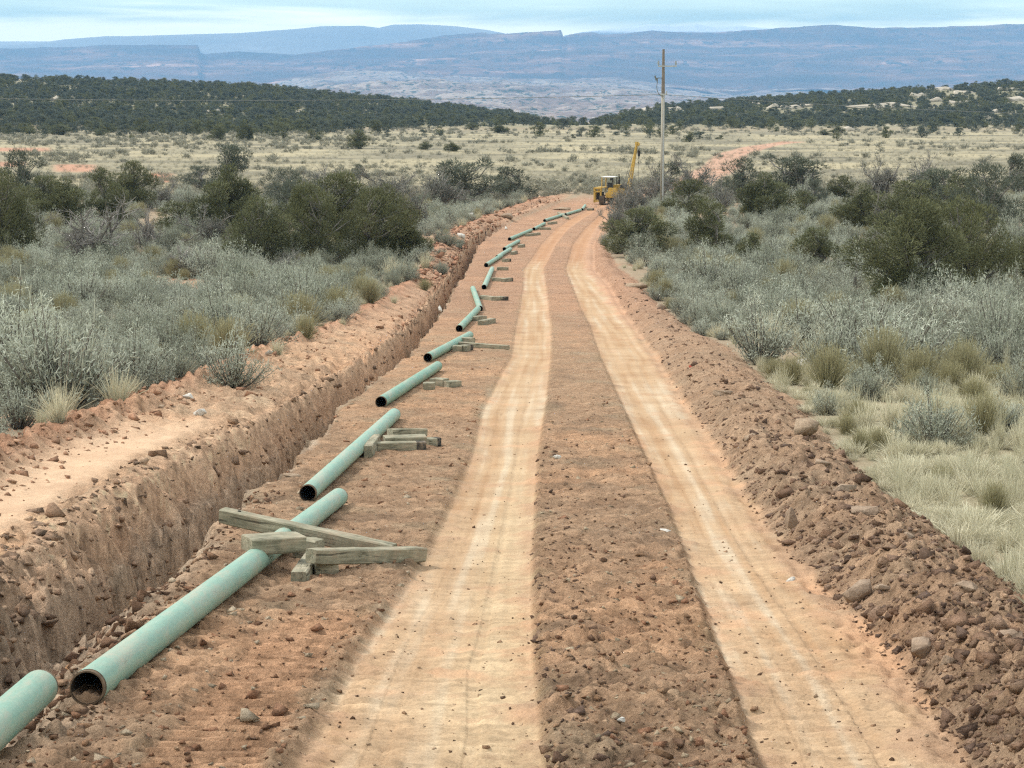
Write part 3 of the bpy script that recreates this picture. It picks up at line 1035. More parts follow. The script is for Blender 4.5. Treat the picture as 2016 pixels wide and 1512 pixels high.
# ---------------------------------------------------------------- timber skids
def timber_material(name, k=1.0, dark=False):
    m, N, L, b = mat_new(name)
    tc = node(N, 'ShaderNodeTexCoord')
    oi = node(N, 'ShaderNodeObjectInfo')
    mp = node(N, 'ShaderNodeMapping')
    mp.inputs['Scale'].default_value = (2.2, 26, 26)
    L.new(tc.outputs['Object'], mp.inputs[0])
    ad = node(N, 'ShaderNodeVectorMath', operation='ADD')
    L.new(mp.outputs[0], ad.inputs[0])
    L.new(oi.outputs['Location'], ad.inputs[1])
    n1 = add_noise(N, L, ad.outputs[0], 1.5, 8, 0.65, 0.5)
    n2 = add_noise(N, L, tc.outputs['Object'], 7.0, 5, 0.65)
    if dark:
        st = [(0.3, (0.02, 0.02, 0.018)), (0.7, (0.06, 0.06, 0.055))]
    else:
        st = [(0.25, (0.13, 0.12, 0.088)), (0.5, (0.27, 0.25, 0.185)), (0.75, (0.42, 0.39, 0.30))]
    r = ramp(N, L, n1.outputs['Fac'], st)
    r2 = ramp(N, L, n2.outputs['Fac'], [(0.35, (0.68, 0.70, 0.66)), (0.65, (1.12, 1.1, 1.06))])
    c = mixc(N, L, r.outputs['Color'], r2.outputs['Color'], 1.0, 'MULTIPLY')
    n3 = add_noise(N, L, tc.outputs['Object'], 4.5, 8, 0.75, 0.4)
    r3 = ramp(N, L, n3.outputs['Fac'], [(0.50, (0, 0, 0)), (0.68, (0.6, 0.6, 0.6))])
    c = mixc(N, L, c, (0.36, 0.27, 0.19), r3.outputs['Color'])
    mp4 = node(N, 'ShaderNodeMapping')
    mp4.inputs['Scale'].default_value = (1.6, 22, 22)
    L.new(tc.outputs['Object'], mp4.inputs[0])
    n4 = add_noise(N, L, mp4.outputs[0], 1.0, 3, 0.5, 1.2)
    r4 = ramp(N, L, n4.outputs['Fac'], [(0.33, (0.25, 0.25, 0.25)), (0.38, (1, 1, 1))])
    c = mixc(N, L, c, r4.outputs['Color'], 0.85, 'MULTIPLY')
    L.new(c, b.inputs['Base Color'])
    b.inputs['Roughness'].default_value = 0.9
    bump(N, L, b, n1.outputs['Fac'], 0.55, 0.012)
    return m


TIMBER = timber_material('weathered_timber')
TIMBER_DARK = timber_material('tarred_timber', dark=True)
HOLE = simple_mat('bolt_hole', (0.012, 0.011, 0.01), (0.02, 0.018, 0.016), 5)


def timber(p0, p1, W, H, label, group, dark_end=False, roll=0.0, hole=None, seed=0):
    d = p1 - p0
    Ln = d.length
    rr = random.Random(seed * 31 + 5)
    n = max(3, int(Ln / 0.13))
    bm = bmesh.new()
    ch = 0.012
    sec = [(-W/2+ch, -H/2), (W/2-ch, -H/2), (W/2, -H/2+ch), (W/2, H/2-ch), (W/2-ch, H/2), (-W/2+ch, H/2), (-W/2, H/2-ch), (-W/2, -H/2+ch)]
    rings = []
    bow = rr.uniform(-0.006, 0.006)
    for k in range(n + 1):
        x = -Ln / 2 + Ln * k / n
        endk = k in (0, n)
        q = 0.94 if endk else 1.0
        ring = []
        for y, z in sec:
            ring.append(bm.verts.new((x + (rr.uniform(-0.008, 0.008) if endk else 0), y * q + rr.uniform(-0.003, 0.003), z * q + rr.uniform(-0.003, 0.003) + bow * math.sin(math.pi * k / n))))
        rings.append(ring)
    for k in range(n):
        for i in range(8):
            f = bm.faces.new((rings[k][i], rings[k + 1][i], rings[k + 1][(i + 1) % 8], rings[k][(i + 1) % 8]))
            if dark_end and k >= n - max(1, n // 4):
                f.material_index = 1
    bm.faces.new(rings[0])
    f = bm.faces.new(rings[-1][::-1])
    if dark_end:
        f.material_index = 1
    bmesh.ops.recalc_face_normals(bm, faces=bm.faces)
    o = bm_obj('timber', bm, [TIMBER, TIMBER_DARK])
    rot = d.to_track_quat('X', 'Z').to_matrix().to_4x4()
    o.matrix_world = Matrix.Translation((p0 + p1) / 2) @ rot @ Matrix.Rotation(roll, 4, 'X')
    tag(o, label, 'timber', group)
    if hole is not None:
        bm = bmesh.new()
        bmesh.ops.create_cone(bm, cap_ends=True, segments=10, radius1=0.017, radius2=0.017, depth=0.02, matrix=Matrix.Translation((hole, 0.01, H / 2 - 0.004)))
        bm_obj('bolt_hole', bm, HOLE, o)
    return o


G1 = 'timbers crossed over the first pipe'
timber(pt(437, 1014, 0.37), pt(775, 1086, 0.07), 0.15, 0.15, 'longest timber slanting across the first pipe with a bolt hole', G1, seed=1, hole=-0.78)
timber(pt(612, 1095, 0.215), pt(829, 1091, 0.085), 0.15, 0.145, 'long timber raised at one end on a block, reaching the wheel track', G1, seed=2)
timber(pt(487, 1072, 0.305), pt(592, 1066, 0.305), 0.30, 0.15, 'short squat block sitting on top of the first pipe', G1, seed=3)
timber(pt(588, 1138, 0.065), pt(618, 1095, 0.065), 0.15, 0.12, 'block lying end on towards the road, lowest beside the pipe', G1, seed=4)
timber(pt(618, 1120, 0.07), pt(662, 1118, 0.07), 0.16, 0.135, 'stub block propping the raised end of the long timber', G1, seed=5)
timber(pt(585, 1078, 0.12), pt(630, 1082, 0.12), 0.16, 0.2, 'shaded block wedged between pipe and slanting timber', G1, seed=6)
G2 = 'timbers stacked beside the second pipe'
timber(pt(725, 890, 0.11), pt(741, 866, 0.12), 0.14, 0.2, 'upright block leaning against the side of the second pipe', G2, seed=7)
timber(pt(742, 880, 0.085), pt(838, 878, 0.085), 0.16, 0.15, 'front timber of the stack with a blackened end', G2, True, seed=8)
timber(pt(756, 866, 0.17), pt(838, 864, 0.17), 0.18, 0.12, 'split timber lying in the middle of the stack', G2, seed=9, roll=0.12)
timber(pt(768, 852, 0.23), pt(836, 851, 0.2), 0.2, 0.13, 'flat timber topping the stack beside the second pipe', G2, seed=10, roll=-0.1)
timber(pt(838, 872, 0.07), pt(862, 869, 0.07), 0.16, 0.14, 'black charred stub at the road end of the stack', G2, True, seed=11)
G3 = 'blocks beside the third pipe'
timber(pt(833, 760, 0.08), pt(856, 760, 0.08), 0.22, 0.16, 'block nearest the third pipe in its row of three', G3, seed=12)
timber(pt(853, 752, 0.09), pt(878, 754, 0.09), 0.22, 0.18, 'tallest block, middle one of the three beside the third pipe', G3, seed=13)
timber(pt(879, 757, 0.07), pt(903, 755, 0.07), 0.2, 0.14, 'block on the road side of the three beside the third pipe', G3, seed=14)
G4 = 'timbers beside the fourth pipe'
timber(pt(905, 677, 0.11), pt(1001, 684, 0.06), 0.14, 0.12, 'long thin plank pointing from the fourth pipe to the road', G4, seed=15)
timber(pt(892, 686, 0.09), pt(909, 686, 0.09), 0.24, 0.16, 'pale block at the foot of the fourth pipe', G4, seed=16)
timber(pt(908, 686, 0.09), pt(926, 684, 0.09), 0.2, 0.17, 'dark faced block under the long thin plank', G4, True, seed=17)
timber(pt(905, 671, 0.12), pt(932, 672, 0.12), 0.2, 0.2, 'block tucked behind the pipe under the long plank', G4, seed=18)
_more = [
    (934, 628, 954, 626, 'blocks beside the fifth pipe', 'block touching the fifth pipe', False),
    (946, 636, 971, 631, 'blocks beside the fifth pipe', 'loose skid on the road side of the fifth pipe', False),
    (948, 585, 972, 588, 'skids beside the slanting pipe', 'pale skid running out from the slanting pipe', False),
    (968, 588, 984, 588, 'skids beside the slanting pipe', 'grey skid in the middle behind the slanting pipe', False),
    (982, 587, 998, 588, 'skids beside the slanting pipe', 'blackened stub ending the row by the slanting pipe', True),
    (970, 550, 992, 551, 'skids beside the seventh pipe', 'pale skid beside the seventh pipe', False),
    (990, 552, 1007, 550, 'skids beside the seventh pipe', 'dark tipped skid beside the seventh pipe', True),
    (978, 529, 1001, 529, 'skids at the pipe bend', 'low skid lying at the bend of the pipe line', False),
    (990, 513, 1004, 512, 'skids at the pipe bend', 'dark skid just past the bend of the pipe line', True),
    (1008, 499, 1016, 496, 'dark blocks where the trench gives out', 'dark block standing proud beside the ninth pipe', True),
    (1022, 485, 1031, 483, 'dark blocks where the trench gives out', 'dark block beside the tenth pipe', True),
    (1036, 463, 1062, 460, 'skids by the far pipes', 'white looking skid beside the far pipe', False),
    (1062, 450, 1085, 450, 'skids by the far pipes', 'thin skid in front of the far short pipe', False),
    (1080, 440, 1095, 438, 'skids by the far pipes', 'skid at the crook of the far pipes', False),
    (1099, 419, 1118, 430, 'skids by the far pipes', 'skid crossing over the far pipe below the rubble', False),
    (1155, 412, 1170, 412, 'skids by the far pipes', 'last skid lying toward the yellow machine', True),
]
for i, (u0, v0, u1, v1, g, lab, dk) in enumerate(_more):
    timber(pt(u0, v0, 0.08), pt(u1, v1, 0.08), 0.2, 0.17, lab, g, dk, seed=30 + i)


# ---------------------------------------------------------------- generic shape helpers for the machine and the pole
def box_bm(bm, cx, cy, cz, sx, sy, sz, rot=None, bev=0.0):
    M = Matrix.Translation((cx, cy, cz)) @ (rot or Matrix.Identity(4)) @ Matrix.Diagonal((sx, sy, sz, 1))
    r = bmesh.ops.create_cube(bm, size=1, matrix=M)
    if bev:
        es = list({e for v in r['verts'] for e in v.link_edges})
        bmesh.ops.bevel(bm, geom=es, offset=bev, segments=2, affect='EDGES')


def rod_bm(bm, p, q, r0, r1=None, n=10):
    p, q = Vector(p), Vector(q)
    d = q - p
    M = Matrix.Translation((p + q) / 2) @ d.to_track_quat('Z', 'Y').to_matrix().to_4x4()
    bmesh.ops.create_cone(bm, cap_ends=True, segments=n, radius1=r0, radius2=r0 if r1 is None else r1, depth=d.length, matrix=M)


def beam_bm(bm, p, q, w, h):
    p, q = Vector(p), Vector(q)
    d = q - p
    M = Matrix.Translation((p + q) / 2) @ d.to_track_quat('Z', 'Y').to_matrix().to_4x4() @ Matrix.Diagonal((w, h, d.length, 1))
    bmesh.ops.create_cube(bm, size=1, matrix=M)


YELLOW = simple_mat('machine_yellow', (0.42, 0.26, 0.05), (0.55, 0.37, 0.09), 3, 0.55, 0.4, bstr=0.1)
DARKM = simple_mat('machine_dark', (0.015, 0.014, 0.013), (0.05, 0.045, 0.04), 6, 0.7)
WHITEM = simple_mat('machine_white', (0.62, 0.62, 0.58), (0.78, 0.78, 0.75), 3, 0.6)
RUSTM = simple_mat('track_steel', (0.05, 0.04, 0.032), (0.16, 0.12, 0.09), 9, 0.8)
GLASSM = simple_mat('cab_seat', (0.03, 0.03, 0.03), (0.06, 0.06, 0.06), 9, 0.7)


def build_pipelayer():
    p = pt(1211, 402)
    root = bpy.data.objects.new('pipelayer', None)
    link(root)
    root.location = (p.x, p.y, gz(p.x, p.y))
    root.rotation_euler = (0, 0, R(-20))
    root.scale = (0.86, 0.86, 0.88)
    tag(root, 'yellow tracked pipelayer with raised boom and white canopy at the road end', 'pipelayer')

    def part(name, mat, fn, parent=root):
        bm = bmesh.new()
        fn(bm)
        bmesh.ops.recalc_face_normals(bm, faces=bm.faces)
        return bm_obj(name, bm, mat, parent)

    # crawler tracks
    for s in (-1, 1):
        x = s * 0.92

        def belt(bm, x=x):
            prof_ = []
            for k in range(13):
                a = math.pi / 2 + math.pi * k / 12
                prof_.append((-1.25 + 0.45 * math.cos(a), 0.45 + 0.45 * math.sin(a)))
            for k in range(13):
                a = -math.pi / 2 + math.pi * k / 12
                prof_.append((1.25 + 0.45 * math.cos(a), 0.45 + 0.45 * math.sin(a)))
            L_, R_ = [], []
            for y, z in prof_:
                L_.append(bm.verts.new((x - 0.26, y, z)))
                R_.append(bm.verts.new((x + 0.26, y, z)))
            n = len(prof_)
            for i in range(n):
                bm.faces.new((L_[i], L_[(i + 1) % n], R_[(i + 1) % n], R_[i]))
            for i in range(n):                                   # grouser bars
                y, z = prof_[i]
                box_bm(bm, x, y, z, 0.54, 0.07, 0.07)
            for y in np.arange(-1.2, 1.3, 0.2):
                box_bm(bm, x, y, 0.02, 0.54, 0.05, 0.06)
                box_bm(bm, x, y, 0.90, 0.54, 0.05, 0.06)
        t = part('crawler_track', RUSTM, belt)
        part('sprocket', RUSTM, lambda bm, x=x: rod_bm(bm, (x - 0.2, -1.25, 0.45), (x + 0.2, -1.25, 0.45), 0.36, n=16), t)
        part('idler', RUSTM, lambda bm, x=x: rod_bm(bm, (x - 0.2, 1.25, 0.45), (x + 0.2, 1.25, 0.45), 0.36, n=16), t)
        part('track_frame', YELLOW, lambda bm, x=x: box_bm(bm, x, 0, 0.45, 0.3, 2.1, 0.32, bev=0.03), t)
    part('hull', YELLOW, lambda bm: (box_bm(bm, 0.0, 0.0, 0.95, 1.25, 2.7, 0.5, bev=0.04), box_bm(bm, 0.15, -1.3, 1.05, 1.0, 0.3, 0.7, bev=0.04)))
    hood = part('engine_hood', YELLOW, lambda bm: (box_bm(bm, 0.12, 0.85, 1.55, 0.85, 1.5, 0.75, bev=0.06), box_bm(bm, 0.12, 1.63, 1.35, 0.9, 0.12, 1.1, bev=0.03)))
    part('exhaust_stack', DARKM, lambda bm: (rod_bm(bm, (0.2, 0.7, 1.9), (0.2, 0.7, 2.7), 0.06), rod_bm(bm, (0.2, 0.7, 2.7), (0.2, 0.62, 2.98), 0.045), rod_bm(bm, (0.2, 0.7, 2.0), (0.2, 0.7, 2.35), 0.11)), hood)
    part('fuel_tank', YELLOW, lambda bm: box_bm(bm, 0.1, -1.05, 1.45, 0.95, 0.45, 0.45, bev=0.06))
    part('operator_seat', GLASSM, lambda bm: (box_bm(bm, -0.35, -0.5, 1.5, 0.5, 0.5, 0.16, bev=0.04), box_bm(bm, -0.35, -0.75, 1.85, 0.5, 0.12, 0.6, bev=0.04)))
    can = part('canopy', WHITEM, lambda bm: (box_bm(bm, -0.5, -0.4, 2.72, 1.35, 1.6, 0.09, bev=0.03)))
    for x in (-1.08, 0.08):
        for y in (-1.1, 0.3):
            part('canopy_post', YELLOW if x < 0 else DARKM, lambda bm, x=x, y=y: rod_bm(bm, (x, y, 1.3), (x, y, 2.68), 0.05), can)
    part('work_lamp', DARKM, lambda bm: box_bm(bm, -0.05, -1.15, 2.52, 0.3, 0.18, 0.2, bev=0.03), can)
    # counterweight rack on the left flank
    cw = part('counterweight_frame', YELLOW, lambda bm: (
        box_bm(bm, -1.78, -0.9, 0.95, 0.16, 0.16, 1.45), box_bm(bm, -1.78, 0.1, 0.95, 0.16, 0.16, 1.45),
        box_bm(bm, -0.98 - 0.12, -1.35, 0.95, 0.15, 0.15, 1.45), box_bm(bm, -1.78, -1.35, 0.95, 0.15, 0.15, 1.5),
        box_bm(bm, -1.44, -1.35, 1.62, 0.84, 0.17, 0.16), box_bm(bm, -1.44, -1.35, 1.28, 0.84, 0.15, 0.12),
        box_bm(bm, -1.44, -1.35, 0.36, 0.84, 0.15, 0.14), box_bm(bm, -1.78, -0.4, 1.62, 0.16, 1.9, 0.16),
        box_bm(bm, -1.30, -0.5, 1.68, 0.9, 1.7, 0.07)))
    part('counterweight', DARKM, lambda bm: box_bm(bm, -1.42, -0.55, 0.85, 0.5, 1.1, 0.75, bev=0.03), cw)
    part('winch', YELLOW, lambda bm: (box_bm(bm, 0.95, -0.3, 1.35, 0.6, 1.2, 0.5, bev=0.05),))
    part('winch_drum', DARKM, lambda bm: (rod_bm(bm, (0.72, -0.55, 1.78), (1.28, -0.55, 1.78), 0.22, n=16), rod_bm(bm, (0.72, 0.05, 1.78), (1.28, 0.05, 1.78), 0.22, n=16)))
    # side boom
    top = (2.22, 0.0, 5.95)
    boom = part('boom', YELLOW, lambda bm: (
        beam_bm(bm, (1.28, -0.62, 0.75), (top[0], -0.10, top[2]), 0.17, 0.13),
        beam_bm(bm, (1.28, 0.62, 0.75), (top[0], 0.10, top[2]), 0.17, 0.13),
        beam_bm(bm, (1.52, -0.5, 2.05), (1.52, 0.5, 2.05), 0.1, 0.1),
        beam_bm(bm, (1.75, -0.34, 3.3), (1.75, 0.34, 3.3), 0.08, 0.08),
        beam_bm(bm, (1.98, -0.22, 4.6), (1.98, 0.22, 4.6), 0.08, 0.08),
        beam_bm(bm, (1.30, -0.58, 1.0), (1.52, 0.5, 2.05), 0.07, 0.07),
        beam_bm(bm, (1.52, -0.5, 2.05), (1.75, 0.34, 3.3), 0.06, 0.06)))
    part('boom_head', YELLOW, lambda bm: (box_bm(bm, top[0] + 0.02, 0, top[2] + 0.05, 0.3, 0.36, 0.36, bev=0.04), rod_bm(bm, (top[0] + 0.12, -0.14, top[2]), (top[0] + 0.12, 0.14, top[2]), 0.2, n=14)), boom)
    part('load_cable', DARKM, lambda bm: (rod_bm(bm, (top[0] + 0.26, -0.04, top[2]), (top[0] + 0.26, -0.04, 1.6), 0.018, n=6), rod_bm(bm, (1.1, 0.05, 1.9), (top[0], 0.05, top[2] + 0.1), 0.014, n=6), rod_bm(bm, (1.0, -0.55, 1.95), (top[0] - 0.05, -0.05, top[2]), 0.014, n=6)), boom)
    hk = part('hook_block', DARKM, lambda bm: (box_bm(bm, top[0] + 0.26, -0.04, 5.05, 0.24, 0.2, 0.62, bev=0.05), rod_bm(bm, (top[0] + 0.26, -0.04, 4.74), (top[0] + 0.26, -0.04, 4.5), 0.05)), boom)


build_pipelayer()

# ---------------------------------------------------------------- utility pole and its line
POLE_WOOD = simple_mat('pole_wood', (0.20, 0.18, 0.145), (0.40, 0.375, 0.31), 6, 0.9, stretch=(8, 8, 0.6), bstr=0.4)
POLE_TOP = simple_mat('pole_wood_dark', (0.11, 0.09, 0.075), (0.24, 0.21, 0.18), 6, 0.9, stretch=(8, 8, 0.6), bstr=0.4)
PORC = simple_mat('insulator_glaze', (0.16, 0.18, 0.17), (0.24, 0.26, 0.25), 5, 0.3, 0.5)
GALV = simple_mat('galvanised_steel', (0.30, 0.31, 0.31), (0.42, 0.43, 0.43), 8, 0.5, 0.4)
CABLE = simple_mat('cable_grey', (0.10, 0.11, 0.11), (0.17, 0.18, 0.18), 8, 0.6)


def build_pole():
    base = pt(1303, 418)
    bz = gz(base.x, base.y)
    _, _, dep = project(base.x, base.y, bz)
    H = (bz and 0) + (418 - 100) / FPX * dep * 1.0
    bm = bmesh.new()
    rod_bm(bm, (0, 0, -0.3), (0, 0, H * 0.725), 0.165, 0.135, 14)
    root = bm_obj('utility_pole', bm, POLE_WOOD, smooth=True)
    root.location = (base.x, base.y, bz)
    tag(root, 'tall wooden utility pole with one crossarm standing behind the bushes', 'utility pole')

    def part(name, mat, fn, parent=root):
        b = bmesh.new()
        fn(b)
        return bm_obj(name, b, mat, parent)
    part('pole_top', POLE_TOP, lambda b: rod_bm(b, (0, 0, H * 0.725), (0, 0, H), 0.15, 0.095, 14))
    za = H * 0.897
    arm = part('crossarm', GALV, lambda b: box_bm(b, 0.3, -0.16, za, 1.5, 0.09, 0.10))
    for x, z in ((-0.4, za), (0.98, za)):
        ins = part('insulator', PORC, lambda b, x=x, z=z: (rod_bm(b, (x, -0.16, z), (x, -0.16, z + 0.16), 0.02), rod_bm(b, (x, -0.16, z + 0.12), (x, -0.16, z + 0.22), 0.10, 0.07), rod_bm(b, (x, -0.16, z + 0.22), (x, -0.16, z + 0.33), 0.085, 0.05), rod_bm(b, (x, -0.16, z + 0.33), (x, -0.16, z + 0.42), 0.06, 0.04)), arm)
    zc = H * 0.825
    cut = part('fuse_cutout', CABLE, lambda b: (box_bm(b, -0.3, -0.1, zc, 0.5, 0.06, 0.06), rod_bm(b, (-0.55, -0.1, zc - 0.18), (-0.68, -0.12, zc + 0.2), 0.06), rod_bm(b, (-0.48, -0.1, zc - 0.3), (-0.48, -0.1, zc + 0.02), 0.05)))

    def drop(b):
        P = [(-0.48, zc - 0.3), (-0.52, zc - 0.7), (-0.46, zc - 1.05), (-0.3, zc - 1.3), (-0.12, zc - 1.42)]
        for (x0, z0), (x1, z1) in zip(P[:-1], P[1:]):
            rod_bm(b, (x0, -0.12, z0), (x1, -0.12, z1), 0.03, n=6)
    part('riser_cable', CABLE, drop)
    part('conduit', GALV, lambda b: rod_bm(b, (0.05, -0.17, 0.0), (0.05, -0.15, H * 0.72), 0.05))
    part('bracket', GALV, lambda b: (box_bm(b, 0.0, -0.1, H * 0.725, 0.46, 0.14, 0.14), box_bm(b, 0.26, -0.1, H * 0.735, 0.08, 0.1, 0.26)))
    # line slung from the bracket across the valley
    bm = bmesh.new()
    zz = bz + H * 0.725

    def span(x1, z1, sag):
        n = 24
        P = []
        for i in range(n + 1):
            t = i / n
            P.append(Vector((base.x + (x1 - base.x) * t, base.y - 0.1, zz + (z1 - zz) * t - sag * 4 * t * (1 - t))))
        for p, q in zip(P[:-1], P[1:]):
            rod_bm(bm, p, q, 0.022, n=5)
    span(base.x - 95, zz + 1.0, 0.9)
    span(base.x + 80, zz - 1.9, 0.9)
    tag(bm_obj('overhead_cable', bm, CABLE), 'thin grey cable slung from the pole across the dark hillside', 'cable')


build_pole()

# ---------------------------------------------------------------- rocks and clods
def lump(seed, sub=2, flat=0.7, rough=0.35):
    """broken, angular lump: hull of scattered points, edges a little worn"""
    rr = np.random.default_rng(seed)
    n = {1: 8, 2: 13, 3: 24}[sub]
    P = rr.normal(size=(n, 3))
    P /= np.linalg.norm(P, axis=1, keepdims=True)
    P *= rr.uniform(0.5, 1.0, (n, 1)) * 0.6
    P[:, 0] *= rr.uniform(0.9, 1.3)
    P[:, 1] *= rr.uniform(0.75, 1.05)
    bm = bmesh.new()
    for p in P:
        bm.verts.new(p)
    r = bmesh.ops.convex_hull(bm, input=bm.verts)
    bmesh.ops.delete(bm, geom=[v for v in bm.verts if not v.link_faces], context='VERTS')
    if sub > 1:
        bmesh.ops.bevel(bm, geom=list(bm.edges), offset=0.015, segments=1, affect='EDGES')
        bmesh.ops.triangulate(bm, faces=bm.faces)
    bmesh.ops.recalc_face_normals(bm, faces=bm.faces)
    bm.verts.index_update()
    V = np.array([v.co[:] for v in bm.verts])
    V += rr.normal(size=V.shape) * 0.008
    V[:, 2] *= flat
    F = np.array([[v.index for v in f.verts] for f in bm.faces])
    bm.free()
    return V, F


def rock_mat(name, c1, c2):
    m, N, L, b = mat_new(name)
    geo = node(N, 'ShaderNodeNewGeometry')
    n1 = add_noise(N, L, geo.outputs['Position'], 7, 8, 0.7)
    n2 = add_noise(N, L, geo.outputs['Position'], 38, 5, 0.7)
    r = ramp(N, L, n1.outputs['Fac'], [(0.32, c1), (0.68, c2)])
    r2 = ramp(N, L, n2.outputs['Fac'], [(0.3, (0.7, 0.7, 0.7)), (0.65, (1.12, 1.12, 1.12))])
    L.new(mixc(N, L, r.outputs['Color'], r2.outputs['Color'], 0.9, 'MULTIPLY'), b.inputs['Base Color'])
    b.inputs['Roughness'].default_value = 1
    b.inputs['Specular IOR Level'].default_value = 0.05
    bump(N, L, b, n2.outputs['Fac'], 0.8, 0.03)
    return m


RK_BROWN = rock_mat('brown_rock', (0.24, 0.172, 0.122), (0.42, 0.315, 0.23))
RK_TAN = rock_mat('tan_rock', (0.24, 0.17, 0.115), (0.42, 0.32, 0.23))
RK_ORANGE = rock_mat('orange_rock', (0.26, 0.13, 0.06), (0.46, 0.27, 0.15))
RK_WHITE = rock_mat('white_rock', (0.50, 0.46, 0.40), (0.72, 0.69, 0.63))
RK_RED = rock_mat('red_rock', (0.38, 0.07, 0.05), (0.48, 0.11, 0.08))

_rocks = [  # u, v(base), width px, height ratio, material, label
    (1690, 1192, 78, 0.85, RK_BROWN, 'big slanted brown slab sticking up from the clod windrow'),
    (1742, 1196, 52, 0.5, RK_BROWN, 'flat brown slab leaning on the big slanted slab'),
    (1822, 1318, 84, 0.72, RK_BROWN, 'rounded brown boulder on the road side of the windrow'),
    (1868, 1352, 40, 0.8, RK_BROWN, 'small grey brown block tucked under the rounded boulder'),
    (1592, 890, 62, 0.95, RK_TAN, 'pale broken sandstone block topping the windrow'),
    (1560, 1050, 52, 1.0, RK_BROWN, 'upright pointed clod beside the wheel track'),
    (1662, 1030, 70, 0.5, RK_BROWN, 'wide flat clod near the grass edge of the windrow'),
    (1420, 812, 64, 0.45, RK_BROWN, 'overhanging brown slab low on the windrow'),
    (1700, 1075, 64, 0.55, RK_BROWN, 'dark slab by the grey stick at the grass edge'),
    (1940, 1182, 66, 0.6, RK_BROWN, 'brown lump on the crest against the pale grass'),
    (1905, 1235, 60, 0.55, RK_BROWN, 'squat clod below the crest lump'),
    (1985, 1330, 80, 0.55, RK_BROWN, 'wide brown clod at the picture edge of the windrow'),
    (1790, 1120, 36, 0.7, RK_BROWN, 'round clod high on the windrow'),
    (1620, 960, 48, 0.7, RK_BROWN, 'reddish clod below the pale sandstone block'),
    (1480, 905, 40, 0.5, RK_TAN, 'tan clod halfway up the windrow'),
    (1585, 728, 70, 0.42, RK_WHITE, 'flat cream stone lying among dry grass beyond the windrow'),
    (118, 1222, 74, 0.85, RK_ORANGE, 'crumbling orange rock in the caved trench end'),
    (255, 1118, 66, 0.3, RK_TAN, 'flat tan slab on the trench floor above the white scraps'),
    (212, 1290, 26, 0.7, RK_TAN, 'small pale stone between trench and pipe'),
    (126, 1335, 46, 0.45, RK_TAN, 'flat grey stone beside the pipe ends'),
    (168, 1372, 30, 0.6, RK_BROWN, 'brown clod against the open pipe mouth'),
    (370, 795, 30, 0.6, RK_WHITE, 'whitish stone on the bank left of the trench'),
    (392, 822, 26, 0.7, RK_WHITE, 'whitish stone below the other on the left bank'),
    (318, 815, 18, 0.6, RK_TAN, 'pale pebble on the orange bench'),
    (410, 768, 18, 0.7, RK_TAN, 'pale pebble under the sagebrush edge'),
    (530, 712, 16, 0.7, RK_WHITE, 'white pebble under the brush edge above the trench'),
    (866, 632, 12, 1.2, RK_WHITE, 'white stone stuck high in the trench wall'),
    (908, 478, 22, 0.6, RK_WHITE, 'white stone in the far rubble, brightest one'),
    (924, 438, 22, 0.6, RK_WHITE, 'white stone higher in the far rubble bank'),
    (890, 490, 16, 0.5, RK_WHITE, 'flat white stone at the far brush foot'),
    (996, 452, 10, 0.7, RK_WHITE, 'small white stone between far rubble and pipe'),
    (955, 462, 26, 0.7, RK_TAN, 'tan boulder in the far rubble bank'),
    (1000, 438, 34, 0.5, RK_BROWN, 'brown boulder in the far rubble bank'),
    (1110, 414, 36, 0.35, RK_TAN, 'pale flat rock slab by the last pipes'),
    (1250, 578, 40, 0.5, RK_TAN, 'tan stone pile end below the right brush'),
    (1300, 612, 30, 0.6, RK_BROWN, 'reddish clod on the far windrow'),
    (1362, 740, 14, 0.6, RK_RED, 'small red scrap lying on the windrow'),
    (1560, 1138, 34, 0.35, RK_WHITE, 'bleached root piece at the edge of the right track'),
    (1310, 1058, 24, 0.35, RK_WHITE, 'pale chip beside the right wheel track'),
    (1222, 1445, 22, 0.6, RK_WHITE, 'white chip in the clods between the tracks'),
    (1098, 912, 18, 0.5, RK_WHITE, 'white chip at the edge of the left track'),
    (1750, 1020, 22, 0.9, RK_TAN, 'grey splinter standing at the grass edge'),
    (1612, 1006, 20, 0.5, RK_WHITE, 'little pale stone in the middle of the windrow'),
    (205, 1158, 22, 0.45, RK_WHITE, 'upper white scrap in the trench rubble'),
    (238, 1136, 24, 0.4, RK_WHITE, 'white and green scrap in the trench rubble'),
    (212, 1172, 22, 0.35, RK_WHITE, 'lower white scrap in the trench rubble'),
    (700, 888, 18, 0.5, RK_TAN, 'tan stone on the trench lip by the second pipe'),
    (575, 945, 30, 0.4, RK_TAN, 'pale clod on the trench lip before the second pipe'),
]
for i, (u, v, wpx, hr, mat, lab) in enumerate(_rocks):
    p = pt(u, v)
    _, _, dep = project(*p)
    w = wpx / FPX * dep * (0.85 if mat is RK_BROWN else 1.0)
    V, F = lump(100 + i, 2)
    V = V * np.array([1.0, 0.8, hr / 0.7]) * w * 1.12
    a = RNG.uniform(0, 6.28)
    ca, sa = math.cos(a), math.sin(a)
    if hr > 0.8:
        a *= 0.1
    V = np.stack([V[:, 0] * ca - V[:, 1] * sa, V[:, 0] * sa + V[:, 1] * ca, V[:, 2]], 1)
    V[:, 2] -= V[:, 2].min()
    z = gz(p.x, p.y) - 0.12 * w
    if v in (632,):
        z += 0.3
    me = mesh_np('rock', V, F, np.full(len(F), 3), mat)
    o = new_obj('rock', me)
    o.location = (p.x, p.y + 0.3 * w, z)
    tag(o, lab, 'rock', 'stones and big clods lying about the dig')


